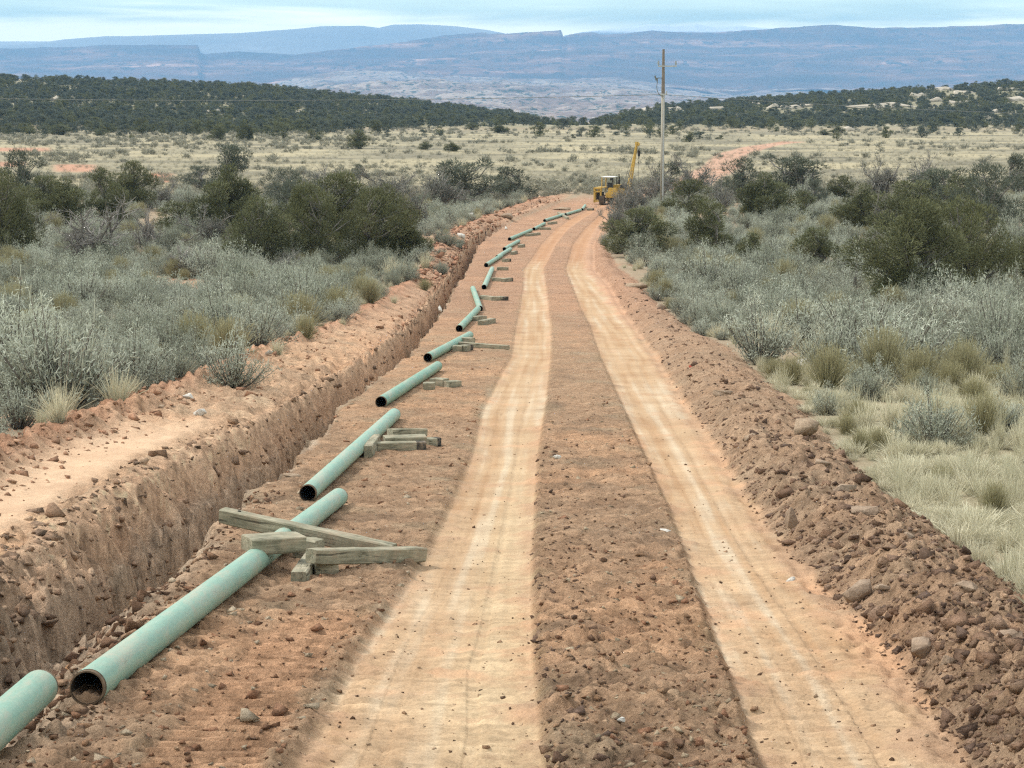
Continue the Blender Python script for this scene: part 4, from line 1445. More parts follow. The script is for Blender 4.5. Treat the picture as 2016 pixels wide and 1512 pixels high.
def clod_cloud():
    """loose clods nobody could count: windrow, trench rubble and churned strips"""
    protos = [lump(500 + k, 1, 0.72) for k in range(10)]
    rng = np.random.default_rng(77)
    Vs, Fs, base, Cc = [], [], 0, []

    def put(X, Y, S, col):
        nonlocal base
        ok = np.ones(len(X), bool)
        for a, b in pipe_axes:
            d = np.array([b.x - a.x, b.y - a.y])
            t = np.clip(((X - a.x) * d[0] + (Y - a.y) * d[1]) / (d @ d), 0, 1)
            ok &= np.hypot(X - a.x - t * d[0], Y - a.y - t * d[1]) > 0.12 + 0.5 * S
        X, Y, S, col = X[ok], Y[ok], S[ok], col[ok]
        Z = ground(X, Y)
        for x, y, z, s, c in zip(X, Y, Z, S, col):
            V, F = protos[rng.integers(len(protos))]
            a = rng.uniform(0, 6.28)
            ca, sa = math.cos(a), math.sin(a)
            q = V * s * rng.uniform(0.7, 1.3, 3)
            W = np.stack([q[:, 0] * ca - q[:, 1] * sa + x, q[:, 0] * sa + q[:, 1] * ca + y, q[:, 2] + z + 0.05 * s], 1)
            Vs.append(W)
            Fs.append(F + base)
            base += len(W)
            Cc.append(np.repeat(np.array([[*c, 1]]), len(W), 0))

    def cols(n, pal, jit=0.25):
        p = np.array([lin(*k) for k in pal]) * 1.0
        p = p * 0.9 + p.mean(1, keepdims=True) * 0.1
        return p[rng.integers(len(p), size=n)] * rng.uniform(1 - jit, 1 + jit, (n, 1))

    def ys(n, a, b):
        return 1 / rng.uniform(1 / b, 1 / a, n)
    n = 4200
    Y = ys(n, 9.5, 95)
    f = rng.beta(1.3, 1.5, n)
    X = lerp(edge('BI', Y) + 0.02, edge('BO', Y) + 0.15, f)
    put(X, Y, np.minimum(rng.lognormal(-2.95, 0.65, n), 0.22), cols(n, [(146, 117, 96), (134, 108, 90), (156, 124, 100), (166, 136, 112), (124, 102, 88)]))
    n = 1500
    Y = ys(n, 9.5, 40)
    X = lerp(edge('LR', Y) + 0.02, edge('RL', Y) - 0.02, rng.uniform(0, 1, n))
    put(X, Y, np.minimum(rng.lognormal(-3.35, 0.5, n), 0.12), cols(n, [(160, 118, 90), (140, 110, 88), (172, 136, 104), (190, 170, 140)]))
    n = 350
    Y = ys(n, 9.5, 30)
    X = lerp(edge('LR', Y) - 0.02, edge('LR', Y) + 0.45, rng.uniform(0, 1, n))
    put(X, Y, np.minimum(rng.lognormal(-3.2, 0.5, n), 0.12), cols(n, [(130, 104, 86), (120, 98, 84), (150, 122, 98)]))
    n = 1700
    Y = ys(n, 9.5, 60)
    X = lerp(edge('TE', Y), edge('LL', Y), rng.uniform(0, 1, n))
    put(X, Y, np.minimum(rng.lognormal(-3.35, 0.55, n), 0.13), cols(n, [(168, 124, 94), (150, 112, 86), (180, 140, 106), (196, 176, 148)]))
    n = 1500
    Y = ys(n, 11, 26)
    X = lerp(edge('TW', Y) + 0.7 * (edge('TE', Y) - edge('TW', Y)), edge('TE', Y) + 0.45, rng.uniform(0, 1, n))
    put(X, Y, np.minimum(rng.lognormal(-2.95, 0.6, n), 0.24), cols(n, [(132, 102, 80), (120, 94, 76), (150, 116, 90), (164, 132, 104)]))
    n = 3000
    Y = ys(n, 12, 120)
    X = lerp(edge('TW', Y) - 0.3, edge('TE', Y), rng.beta(1.2, 1.8, n))
    put(X, Y, np.minimum(rng.lognormal(-2.75, 0.65, n), 0.32), cols(n, [(178, 144, 116), (162, 134, 110), (192, 160, 130), (142, 118, 98)]))
    n = 2300
    Y = ys(n, 18, 120)
    X = edge('BE', Y) + np.where(Y > 38, rng.uniform(-0.5, 2.0, n), rng.normal(0, 0.5, n))
    put(X, Y, np.minimum(rng.lognormal(-2.8, 0.6, n), 0.26), cols(n, [(184, 140, 110), (166, 126, 98), (200, 158, 126)]))
    n = 1500
    Y = ys(n, 90, 182)
    X = lerp(edge('BE', Y) - 1.5, edge('TE', Y) - 0.3, rng.uniform(0, 1, n))
    put(X, Y, np.minimum(rng.lognormal(-1.75, 0.55, n), 0.75), cols(n, [(176, 128, 100), (160, 118, 92), (150, 120, 100), (200, 160, 130)]))
    n = 7000
    Y = ys(n, 9.5, 48)
    X = lerp(edge('BI', Y) - 0.05, edge('BO', Y) + 0.2, rng.uniform(0, 1, n))
    put(X, Y, np.minimum(rng.lognormal(-3.5, 0.45, n), 0.09), cols(n, [(168, 134, 106), (150, 120, 98), (184, 150, 120), (140, 112, 92)]))
    n = 900
    Y = ys(n, 9.5, 45)
    X = np.where(rng.uniform(0, 1, n) < 0.5, lerp(edge('LL', Y), edge('LR', Y), rng.uniform(0, 1, n)), lerp(edge('RL', Y), edge('RR', Y), rng.uniform(0, 1, n)))
    put(X, Y, np.minimum(rng.lognormal(-3.9, 0.5, n), 0.07), cols(n, [(176, 140, 108), (130, 104, 84), (200, 170, 138)]))
    n = 3500
    Y = ys(n, 9.5, 40)
    X = lerp(edge('TE', Y) + 0.1, edge('RL', Y) - 0.02, rng.uniform(0, 1, n))
    okx = (X < edge('LL', Y)) | (X > edge('LR', Y))
    X, Y = X[okx], Y[okx]
    n = len(X)
    put(X, Y, np.minimum(rng.lognormal(-3.85, 0.4, n), 0.06), cols(n, [(176, 140, 108), (150, 120, 98), (196, 162, 128), (138, 110, 90)]))
    me = mesh_np('dirt_clods', np.concatenate(Vs), np.concatenate(Fs), np.full(sum(len(f) for f in Fs), 3), EARTH, False,
                 {'albedo': np.clip(np.concatenate(Cc), 0.01, 0.8), 'rough': np.full(base, 0.7)})
    tag(new_obj('dirt_clods', me), 'loose clods and rubble scattered over the dug ground', kind='stuff')


clod_cloud()


def rise_pt(u, v):
    """point of the wooded rise seen at photo pixel (u, v)"""
    Ys = np.linspace(500, 1120, 900)
    k = Ys / (CP + (756 - v) / FPX * SP)
    Z = EYE + k * (-SP + (756 - v) / FPX * CP)
    X = (u - 1008) / FPX * k
    g = ground(X, Ys, smooth_only=True)
    s = np.where(Z <= g)[0]
    j = s[0] if len(s) else len(Ys) - 1
    return X[j], Ys[j], g[j]


RK_PALE = rock_mat('pale_outcrop', (0.36, 0.31, 0.24), (0.56, 0.50, 0.41))
_outcrops = [
    (1850, 176, 60, 9, 'highest pale ledge of the right rise'), (1895, 184, 70, 9, 'long pale ledge just under the highest one'), (1990, 178, 70, 9, 'pale ledge by the right picture edge high up'),
    (1810, 190, 34, 8, 'small pale block below the high ledges'), (1842, 200, 26, 7, 'small pale block lower left of the high ledges'), (1890, 203, 40, 7, 'flat pale rock under the long ledge'),
    (2000, 199, 44, 8, 'pale rock at the right edge halfway down'), (1740, 212, 130, 10, 'longest pale ledge mid way along the right rise'), (1560, 214, 50, 9, 'pale ledge with tree on it, left of the longest'),
    (1520, 213, 34, 8, 'paired small pale rock left of the treed ledge'), (1490, 206, 22, 6, 'little pale cap left of the paired rock'), (1590, 210, 24, 6, 'small pale cap right of the treed ledge'),
    (1412, 216, 34, 6, 'pale rock nearest the pole on its right'), (1270, 214, 40, 11, 'cream rock face just left of the pole'), (1215, 226, 50, 6, 'cream slope strip beside the notch, upper'),
    (1170, 232, 60, 7, 'cream slope strip at the notch mouth'), (1330, 216, 30, 5, 'thin pale strip just right of the pole'), (1960, 222, 18, 6, 'lone pale spot low on the right rise'),
    (1945, 234, 14, 6, 'lowest pale spot of the right rise'), (1665, 258, 26, 8, 'pale rock at the foot of the right rise'),
    (60, 156, 60, 6, 'pale ledge on the crest of the left rise'), (108, 198, 20, 8, 'pale rock patch on the left slope'), (420, 222, 34, 8, 'pale bare patch rock mid left slope'),
    (965, 214, 34, 6, 'pale ledge near the notch on the left rise'),
]
for i, (u, v, wpx, hpx, lab) in enumerate(_outcrops):
    x, y, z = rise_pt(u, v)
    sc = math.hypot(x, y) / FPX
    V, F = lump(800 + i, 3)
    V = V * np.array([wpx * sc * 1.2, 5.0, hpx * sc * 1.7 / 0.7])
    V[:, 2] += 0.25 * hpx * sc * np.sin(V[:, 0] / (wpx * sc) * 9)
    o = new_obj('rock_outcrop', mesh_np('rock_outcrop', V, F, np.full(len(F), 3), RK_PALE))
    o.location = (x, y, z + 0.2)
    tag(o, lab, 'rock outcrop', 'pale ledges on the wooded rises')

# ---------------------------------------------------------------- plants
def leaf_mat(name, c_lo, c_hi, c_alt, alt=0.5, transl=0.15, rough=0.85):
    """tint runs from old / inner growth to fresh tips, with the shade inside bushes and crowns painted in; each plant also leans towards a third hue"""
    m, N, L, b = mat_new(name)
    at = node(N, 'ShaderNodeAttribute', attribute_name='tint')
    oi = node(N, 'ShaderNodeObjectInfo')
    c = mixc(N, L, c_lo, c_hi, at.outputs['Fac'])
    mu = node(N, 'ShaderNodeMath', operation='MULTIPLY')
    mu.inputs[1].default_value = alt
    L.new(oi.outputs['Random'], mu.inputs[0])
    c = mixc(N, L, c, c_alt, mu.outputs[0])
    L.new(c, b.inputs['Base Color'])
    b.inputs['Roughness'].default_value = rough
    b.inputs['Specular IOR Level'].default_value = 0.15
    tr = node(N, 'ShaderNodeBsdfTranslucent')
    L.new(c, tr.inputs['Color'])
    mx = node(N, 'ShaderNodeMixShader')
    mx.inputs[0].default_value = transl
    L.new(b.outputs[0], mx.inputs[1])
    L.new(tr.outputs[0], mx.inputs[2])
    L.new(mx.outputs[0], N['Material Output'].inputs['Surface'])
    return m


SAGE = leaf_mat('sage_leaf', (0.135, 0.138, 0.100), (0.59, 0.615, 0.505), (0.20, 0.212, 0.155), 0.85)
FLATSAGE = leaf_mat('flat_sage_leaf', (0.14, 0.135, 0.105), (0.36, 0.345, 0.27), (0.25, 0.235, 0.175), 0.8)
SAGE_STEM = leaf_mat('sage_stem', (0.07, 0.06, 0.05), (0.24, 0.215, 0.18), (0.13, 0.115, 0.095), 0.5, 0.0)
RABBIT = leaf_mat('rabbitbrush_leaf', (0.14, 0.135, 0.075), (0.42, 0.38, 0.23), (0.33, 0.30, 0.17), 0.7)
STRAW = leaf_mat('dry_grass', (0.28, 0.255, 0.18), (0.86, 0.80, 0.59), (0.48, 0.45, 0.315), 0.9, 0.2)
FSTRAW = leaf_mat('flat_dry_grass', (0.19, 0.175, 0.125), (0.38, 0.35, 0.265), (0.22, 0.205, 0.155), 0.8, 0.2)
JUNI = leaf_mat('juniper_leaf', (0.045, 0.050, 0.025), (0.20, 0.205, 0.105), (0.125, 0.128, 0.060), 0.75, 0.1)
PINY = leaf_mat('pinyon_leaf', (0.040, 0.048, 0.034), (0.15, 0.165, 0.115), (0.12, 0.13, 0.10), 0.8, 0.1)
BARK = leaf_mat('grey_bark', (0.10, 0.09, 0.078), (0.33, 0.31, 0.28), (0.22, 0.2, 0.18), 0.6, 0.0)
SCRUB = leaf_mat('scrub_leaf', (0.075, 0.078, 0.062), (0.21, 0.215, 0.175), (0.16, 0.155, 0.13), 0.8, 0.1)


def strips(P, D, Ln, W, tint0, tint1, rng, bend=0.0, seg=1):
    """tapered flat blades: bases P, directions D; returns verts, quads, tint"""
    n = len(P)
    D = D / np.linalg.norm(D, axis=1, keepdims=True)
    ref = rng.normal(size=(n, 3))
    S = np.cross(D, ref)
    S /= np.linalg.norm(S, axis=1, keepdims=True) + 1e-9
    V, T = [], []
    for k in range(seg + 1):
        t = k / seg
        c = P + D * (Ln * t)[:, None]
        if bend:
            out = D * np.array([1, 1, 0])
            c = c + out * (bend * Ln * t * t)[:, None] + np.array([0, 0, -1]) * (bend * 0.55 * Ln * t * t)[:, None]
        w = W * (1.0 - 0.72 * t if k else 0.75)
        V += [c - S * w[:, None] / 2, c + S * w[:, None] / 2]
        tt = tint0 + (tint1 - tint0) * t
        T += [tt, tt]
    V = np.stack(V, 1).reshape(-1, 3)
    T = np.stack(T, 1).reshape(-1)
    m = 2 * (seg + 1)
    q = []
    for k in range(seg):
        q.append(np.array([2 * k, 2 * k + 1, 2 * k + 3, 2 * k + 2]))
    q = (np.arange(n)[:, None, None] * m + np.array(q)[None]).reshape(-1, 4)
    return V, q, T


def tubes(P0, P1, R0, R1, tint, n=3):
    """tapered three-sided twigs"""
    d = P1 - P0
    ln = np.linalg.norm(d, axis=1, keepdims=True) + 1e-9
    d = d / ln
    ref = np.where(np.abs(d[:, 2:3]) > 0.9, np.array([[1.0, 0, 0]]), np.array([[0, 0, 1.0]]))
    a = np.cross(d, ref)
    a /= np.linalg.norm(a, axis=1, keepdims=True) + 1e-9
    b = np.cross(d, a)
    V = []
    for P, Rr in ((P0, R0), (P1, R1)):
        for k in range(n):
            th = 2 * math.pi * k / n
            V.append(P + (a * math.cos(th) + b * math.sin(th)) * Rr[:, None])
    V = np.stack(V, 1).reshape(-1, 3)
    q = np.array([[k, (k + 1) % n, n + (k + 1) % n, n + k] for k in range(n)])
    q = (np.arange(len(P0))[:, None, None] * 2 * n + q[None]).reshape(-1, 4)
    return V, q, np.repeat(tint, 2 * n)


def join(parts):
    V, Q, T, b = [], [], [], 0
    for v, q, t in parts:
        V.append(v)
        Q.append(q + b)
        T.append(t)
        b += len(v)
    return np.concatenate(V), np.concatenate(Q), np.concatenate(T)


def plant_mesh(name, parts, mat):
    V, Q, T = join(parts)
    return mesh_np(name, V, Q, np.full(len(Q), 4), mat, False, {'tint': np.clip(T, 0, 1)})


def sage_parts(seed, stems=92, blades=44, R0=0.52, H=0.74, bl=(0.03, 0.058), bw=0.0135, spikes=22, lo=0.1, open_=0.0):
    """dome of many fine upright leafy twigs, lumpy outline"""
    rng = np.random.default_rng(seed)
    n = stems
    ang = rng.uniform(0, 2 * np.pi, n)
    el = np.arccos(rng.uniform(0.10, 1, n) ** 0.8)
    lum = 1 + 0.28 * np.sin(ang * 3 + rng.uniform(0, 6)) * np.sin(el * 2 + rng.uniform(0, 3)) + 0.15 * np.sin(ang * 5 + rng.uniform(0, 6))
    rad = rng.uniform(0.72, 1.08, n) * lum
    tip = np.stack([np.sin(el) * np.cos(ang) * R0 * rad, np.sin(el) * np.sin(ang) * R0 * rad, (0.1 + np.cos(el) * 0.9) * H * rad], 1)
    base = np.stack([np.cos(ang) * 0.07 * rng.uniform(0, 1, n), np.sin(ang) * 0.07 * rng.uniform(0, 1, n), np.zeros(n) - 0.03], 1)
    mid = base * 0.45 + tip * 0.55
    mid[:, 2] -= 0.06 * np.sin(el)
    st = [tubes(base, mid, np.full(n, 0.011), np.full(n, 0.007), rng.uniform(0, 0.5, n)),
          tubes(mid, tip, np.full(n, 0.006), np.full(n, 0.003), rng.uniform(0.2, 0.9, n))]
    k = blades
    f = 1.0 - (0.52 - 0.6 * open_) * rng.uniform(0, 1, (n, k)) ** 1.6
    P = np.where((f < 0.55)[..., None], base[:, None] + (mid - base)[:, None] * (f / 0.55)[..., None], mid[:, None] + (tip - mid)[:, None] * ((f - 0.55) / 0.45)[..., None])
    P = P + rng.normal(size=P.shape) * (0.018 + 0.030 * f)[..., None]
    d = (tip - mid)
    d /= np.linalg.norm(d, axis=1, keepdims=True)
    D = d[:, None] * 0.8 + rng.normal(size=(n, k, 3)) * 0.75 + np.array([0, 0, 0.42])
    P, D, f = P.reshape(-1, 3), D.reshape(-1, 3), f.ravel()
    ln = rng.uniform(bl[0], bl[1], len(P))
    hgt = np.clip(P[:, 2] / H, 0, 1)
    t0 = lo - 0.32 + 0.50 * f + 0.42 * hgt + rng.normal(size=len(P)) * 0.12  # low and inner leaves darker: shade inside the bush put into the tint
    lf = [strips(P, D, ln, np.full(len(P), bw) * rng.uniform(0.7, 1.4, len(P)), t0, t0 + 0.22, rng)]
    if spikes:
        s = rng.integers(0, n, spikes)
        s = s[tip[s, 2] > 0.3 * H]
        D = d[s] * 0.4 + np.array([0, 0, 1.0]) + rng.normal(size=(len(s), 3)) * 0.15
        lf.append(strips(tip[s], D, rng.uniform(0.08, 0.2, len(s)), np.full(len(s), 0.010), np.full(len(s), 0.6), np.full(len(s), 1.0), rng))
    return lf, st


def rabbit_parts(seed):
    """broom-like: straight thin upright stems with pale heads"""
    rng = np.random.default_rng(seed)
    n = 620
    ang = rng.uniform(0, 2 * np.pi, n)
    el = np.abs(rng.normal(0, 0.52, n)).clip(0, 1.25)
    ln = rng.uniform(0.42, 0.72, n)
    base = np.stack([np.cos(ang) * rng.uniform(0, 0.13, n), np.sin(ang) * rng.uniform(0, 0.13, n), np.zeros(n) - 0.02], 1)
    D = np.stack([np.sin(el) * np.cos(ang), np.sin(el) * np.sin(ang), np.cos(el)], 1)
    t = rng.uniform(0.0, 0.35, n)
    a = strips(base, D, ln, np.full(n, 0.012), t, t + 0.55, rng, 0.05, 2)
    m = 700
    s = rng.integers(0, n, m)
    P = base[s] + D[s] * (ln[s] * rng.uniform(0.55, 1.0, m))[:, None]
    DD = D[s] + rng.normal(size=(m, 3)) * 0.35
    b = strips(P, DD, rng.uniform(0.04, 0.09, m), np.full(m, 0.014), rng.uniform(0.3, 0.7, m), rng.uniform(0.6, 1.0, m), rng)
    return [a, b]


def grass_parts(seed, n=150, h=(0.22, 0.55), spread=0.15):
    rng = np.random.default_rng(seed)
    ang = rng.uniform(0, 2 * np.pi, n)
    el = np.abs(rng.normal(0, 0.42, n)).clip(0, 1.3)
    r = rng.uniform(0, 1, n) ** 0.6 * spread
    base = np.stack([np.cos(ang) * r, np.sin(ang) * r, np.zeros(n) - 0.02], 1)
    D = np.stack([np.sin(el) * np.cos(ang), np.sin(el) * np.sin(ang), np.cos(el)], 1) + rng.normal(size=(n, 3)) * 0.12
    t = rng.uniform(0, 0.5, n)
    return [strips(base, D, rng.uniform(h[0], h[1], n), rng.uniform(0.010, 0.020, n), t, t + 0.45, rng, 0.35, 2)]


def branch_tree(rng, levels=4, first=6, len0=0.42, spread=0.7, up=0.5, r0=0.03, child=4, shrink=0.62):
    """recursive limbs in a unit-size plant; returns segments and twig ends"""
    P0, P1, R0_, R1_ = [], [], [], []
    cur = []
    for k in range(first):
        a = 2 * math.pi * (k + rng.uniform(-0.3, 0.3)) / first
        el = rng.uniform(0.15, 0.9) * spread
        d = np.array([math.sin(el) * math.cos(a), math.sin(el) * math.sin(a), math.cos(el)])
        cur.append((np.array([0, 0, -0.03]), d, len0 * rng.uniform(0.7, 1.2), r0))
    tips = []
    for lv in range(levels):
        nxt = []
        for p, d, ln, r in cur:
            m = p + d * ln * 0.5 + rng.normal(size=3) * ln * 0.07
            q = m + (d + rng.normal(size=3) * 0.22) * ln * 0.5
            P0 += [p, m]
            P1 += [m, q]
            R0_ += [r, r * 0.8]
            R1_ += [r * 0.8, r * 0.6]
            if lv == levels - 1:
                tips.append((q, d))
                continue
            for c in range(child):
                t = rng.uniform(0.35, 1.0)
                s = p + (q - p) * t
                dd = d + rng.normal(size=3) * 0.62 + np.array([0, 0, up * 0.4])
                dd /= np.linalg.norm(dd)
                nxt.append((s, dd, ln * shrink * rng.uniform(0.7, 1.2), r * 0.55))
        cur = nxt
    return np.array(P0), np.array(P1), np.array(R0_), np.array(R1_), tips


def normalise(parts, box=None):
    """scale a plant to a unit footprint and unit height"""
    V = np.concatenate([p[0] for p in parts])
    if box is None:
        w = np.percentile(np.hypot(V[:, 0], V[:, 1]), 98) * 2
        h = np.percentile(V[:, 2], 99.5)
        box = (w, h)
    s = np.array([1 / box[0], 1 / box[0], 1 / box[1]])
    return [(p[0] * s, p[1], p[2]) for p in parts], box


def juniper_parts(seed, lobes=30, per=430, size=0.036, cone=0.0, skirt=0.08, gap=0.0):
    """unit tree: twisted trunk and limbs, crown of many sprays gathered in uneven lobes"""
    rng = np.random.default_rng(seed)
    L = []
    for k in range(lobes):
        z = rng.uniform(skirt + 0.05, 0.92)
        zz = (z - skirt) / (1 - skirt)
        rmax = (math.sin(math.pi * (0.22 + 0.74 * zz) ** 0.9) * (1 - cone) + cone * (1 - zz)) * 0.5
        a = rng.uniform(0, 2 * math.pi)
        r = rmax * (rng.uniform(0.5, 0.95) if k % 3 else rng.uniform(0.0, 0.5))
        L.append((r * math.cos(a), r * math.sin(a), z, rng.uniform(0.06, 0.165) * (1.1 - 0.35 * zz)))
    L = np.array(L)
    parts = []
    for x, y, z, lr in L:
        m = int(per * (lr / 0.125) ** 2)
        nrm = rng.normal(size=(m, 3))
        nrm /= np.linalg.norm(nrm, axis=1, keepdims=True)
        rad = lr * (0.55 + 0.55 * rng.uniform(0, 1, m) ** 0.5)
        P = np.array([x, y, z]) + nrm * rad[:, None] * np.array([1, 1, 0.9]) + rng.normal(size=(m, 3)) * 0.012
        outw = P * np.array([1, 1, 0.2])
        D = nrm * 0.8 + outw * 0.9 + np.array([0, 0, 0.55]) + rng.normal(size=(m, 3)) * 0.4
        lobe_t = rng.uniform(-0.25, 0.25)
        t0 = 0.20 + 0.42 * (rad / lr - 0.85) * 2 + 0.10 * nrm[:, 2] + lobe_t + rng.normal(size=m) * 0.12  # inner sprays darker, upper ones paler: crown shade painted into the tint
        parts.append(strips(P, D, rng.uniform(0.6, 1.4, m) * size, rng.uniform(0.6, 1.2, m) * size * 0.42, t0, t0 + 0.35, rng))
    # stray sprays break the outline
    m = 500
    a = rng.integers(0, lobes, m)
    nrm = rng.normal(size=(m, 3))
    nrm[:, 2] = np.abs(nrm[:, 2])
    nrm /= np.linalg.norm(nrm, axis=1, keepdims=True)
    P = L[a, :3] + nrm * (L[a, 3] * rng.uniform(1.0, 1.28, m))[:, None]
    t0 = rng.uniform(0.3, 0.7, m)
    parts.append(strips(P, nrm + np.array([0, 0, 0.5]), rng.uniform(0.8, 1.8, m) * size, np.full(m, size * 0.3), t0, t0 + 0.3, rng))
    # trunk and limbs
    P0, P1, R0_, R1_ = [], [], [], []
    bends = [np.array([0, 0, -0.03])]
    for k in range(4):
        bends.append(bends[-1] + np.array([rng.normal() * 0.03, rng.normal() * 0.03, 0.17]))
    for k in range(4):
        P0.append(bends[k]); P1.append(bends[k + 1]); R0_.append(0.040 - 0.008 * k); R1_.append(0.034 - 0.008 * k)
    for x, y, z, lr in L:
        b = bends[min(4, int(max(0, z - 0.12) / 0.17))]
        q = np.array([x, y, z])
        m = (b + q) / 2 + rng.normal(size=3) * 0.02 + np.array([0, 0, -0.02])
        P0 += [b, m]; P1 += [m, q]; R0_ += [0.016, 0.010]; R1_ += [0.010, 0.004]
    tr = tubes(np.array(P0), np.array(P1), np.array(R0_), np.array(R1_), np.full(len(P0), 0.35), 5)
    return parts, [tr]


def scrub_parts(seed, leaves=1900, levels=4, size=0.03):
    """open grey shrub: many crooked branches, thin leaf cover"""
    rng = np.random.default_rng(seed)
    P0, P1, r0, r1, tips = branch_tree(rng, levels, 8, 0.40, 1.05, 0.5, 0.020, 4, 0.62)
    tw = tubes(P0, P1, r0, r1, rng.uniform(0.2, 0.9, len(P0)))
    T = np.array([t[0] for t in tips])
    TD = np.array([t[1] for t in tips])
    if leaves:
        s = rng.integers(0, len(T), leaves)
        P = T[s] - TD[s] * rng.uniform(0, 0.16, leaves)[:, None] + rng.normal(size=(leaves, 3)) * 0.030
        D = TD[s] + rng.normal(size=(leaves, 3)) * 0.7
        t0 = rng.uniform(0.1, 0.6, leaves)
        lf = [strips(P, D, rng.uniform(0.6, 1.4, leaves) * size, np.full(leaves, size * 0.42), t0, t0 + 0.3, rng)]
    else:
        lf = []
    return lf, [tw]


# --- unit meshes: (foliage mesh, wood mesh)
def pair(name, lf, st, leafmat, woodmat, wood_name):
    allp, box = normalise(lf + st)
    nl = len(lf)
    a = plant_mesh(name, allp[:nl], leafmat) if nl else None
    b = plant_mesh(wood_name, allp[nl:], woodmat)
    return a, b


SAGES = []
for k in range(7):
    kw = [dict(), dict(H=0.62, R0=0.56), dict(stems=70, blades=44, H=0.85, R0=0.46, spikes=70), dict(open_=0.15, blades=34, spikes=30, lo=0.02),
          dict(spikes=90, lo=0.2), dict(stems=110, blades=38, R0=0.6, H=0.6, spikes=10), dict(stems=60, blades=44, H=0.8, open_=0.1, spikes=55)][k]
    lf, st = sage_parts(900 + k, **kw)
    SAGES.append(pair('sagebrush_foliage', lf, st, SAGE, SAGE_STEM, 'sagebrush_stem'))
RABBITS = [plant_mesh('rabbitbrush', normalise(rabbit_parts(950 + k))[0], RABBIT) for k in range(3)]
GRASSES = [plant_mesh('bunchgrass', normalise(grass_parts(970 + k, 190))[0], STRAW) for k in range(4)]
JUNIS = []
for k, kw in enumerate([dict(lobes=38), dict(lobes=46, skirt=0.04), dict(cone=0.75, lobes=26, skirt=0.04), dict(lobes=24, skirt=0.12), dict(lobes=60, per=560, size=0.025, skirt=0.02), dict(lobes=56, per=580, size=0.025, skirt=0.01), dict(cone=0.5, lobes=30)]):
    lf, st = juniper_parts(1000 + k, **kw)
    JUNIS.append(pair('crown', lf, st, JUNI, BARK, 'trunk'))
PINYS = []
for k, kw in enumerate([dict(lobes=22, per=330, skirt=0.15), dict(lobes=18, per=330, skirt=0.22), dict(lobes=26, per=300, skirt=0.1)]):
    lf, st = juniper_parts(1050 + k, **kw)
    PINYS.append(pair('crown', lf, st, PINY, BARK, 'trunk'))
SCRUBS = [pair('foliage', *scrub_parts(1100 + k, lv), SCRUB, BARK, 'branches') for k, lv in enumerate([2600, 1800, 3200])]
SNAGS = [pair('branches', *scrub_parts(1130 + k, 0), BARK, BARK, 'branches') for k in range(2)]
LOWJ = []
for k in range(5):
    lf, st = juniper_parts(1200 + k, lobes=13, per=46, size=0.10, skirt=0.02)
    LOWJ.append(plant_mesh('crown', normalise(lf + st)[0], JUNI if k % 2 else PINY))


def put_plant(kind, pr, p, w, h, rot, label, cat, group, wood_name='trunk', leaf_name='crown', sink=0.03):
    """one plant = an empty at its foot carrying foliage and wood"""
    root = bpy.data.objects.new(kind, None)
    root.empty_display_size = 0.2
    link(root)
    root.location = (p[0], p[1], p[2] - sink)
    root.rotation_euler = (0, 0, rot)
    root.scale = (w, w, h)
    tag(root, label, cat, group)
    if pr[0] is not None:
        new_obj(leaf_name, pr[0], root)
    new_obj(wood_name, pr[1], root)
    return root


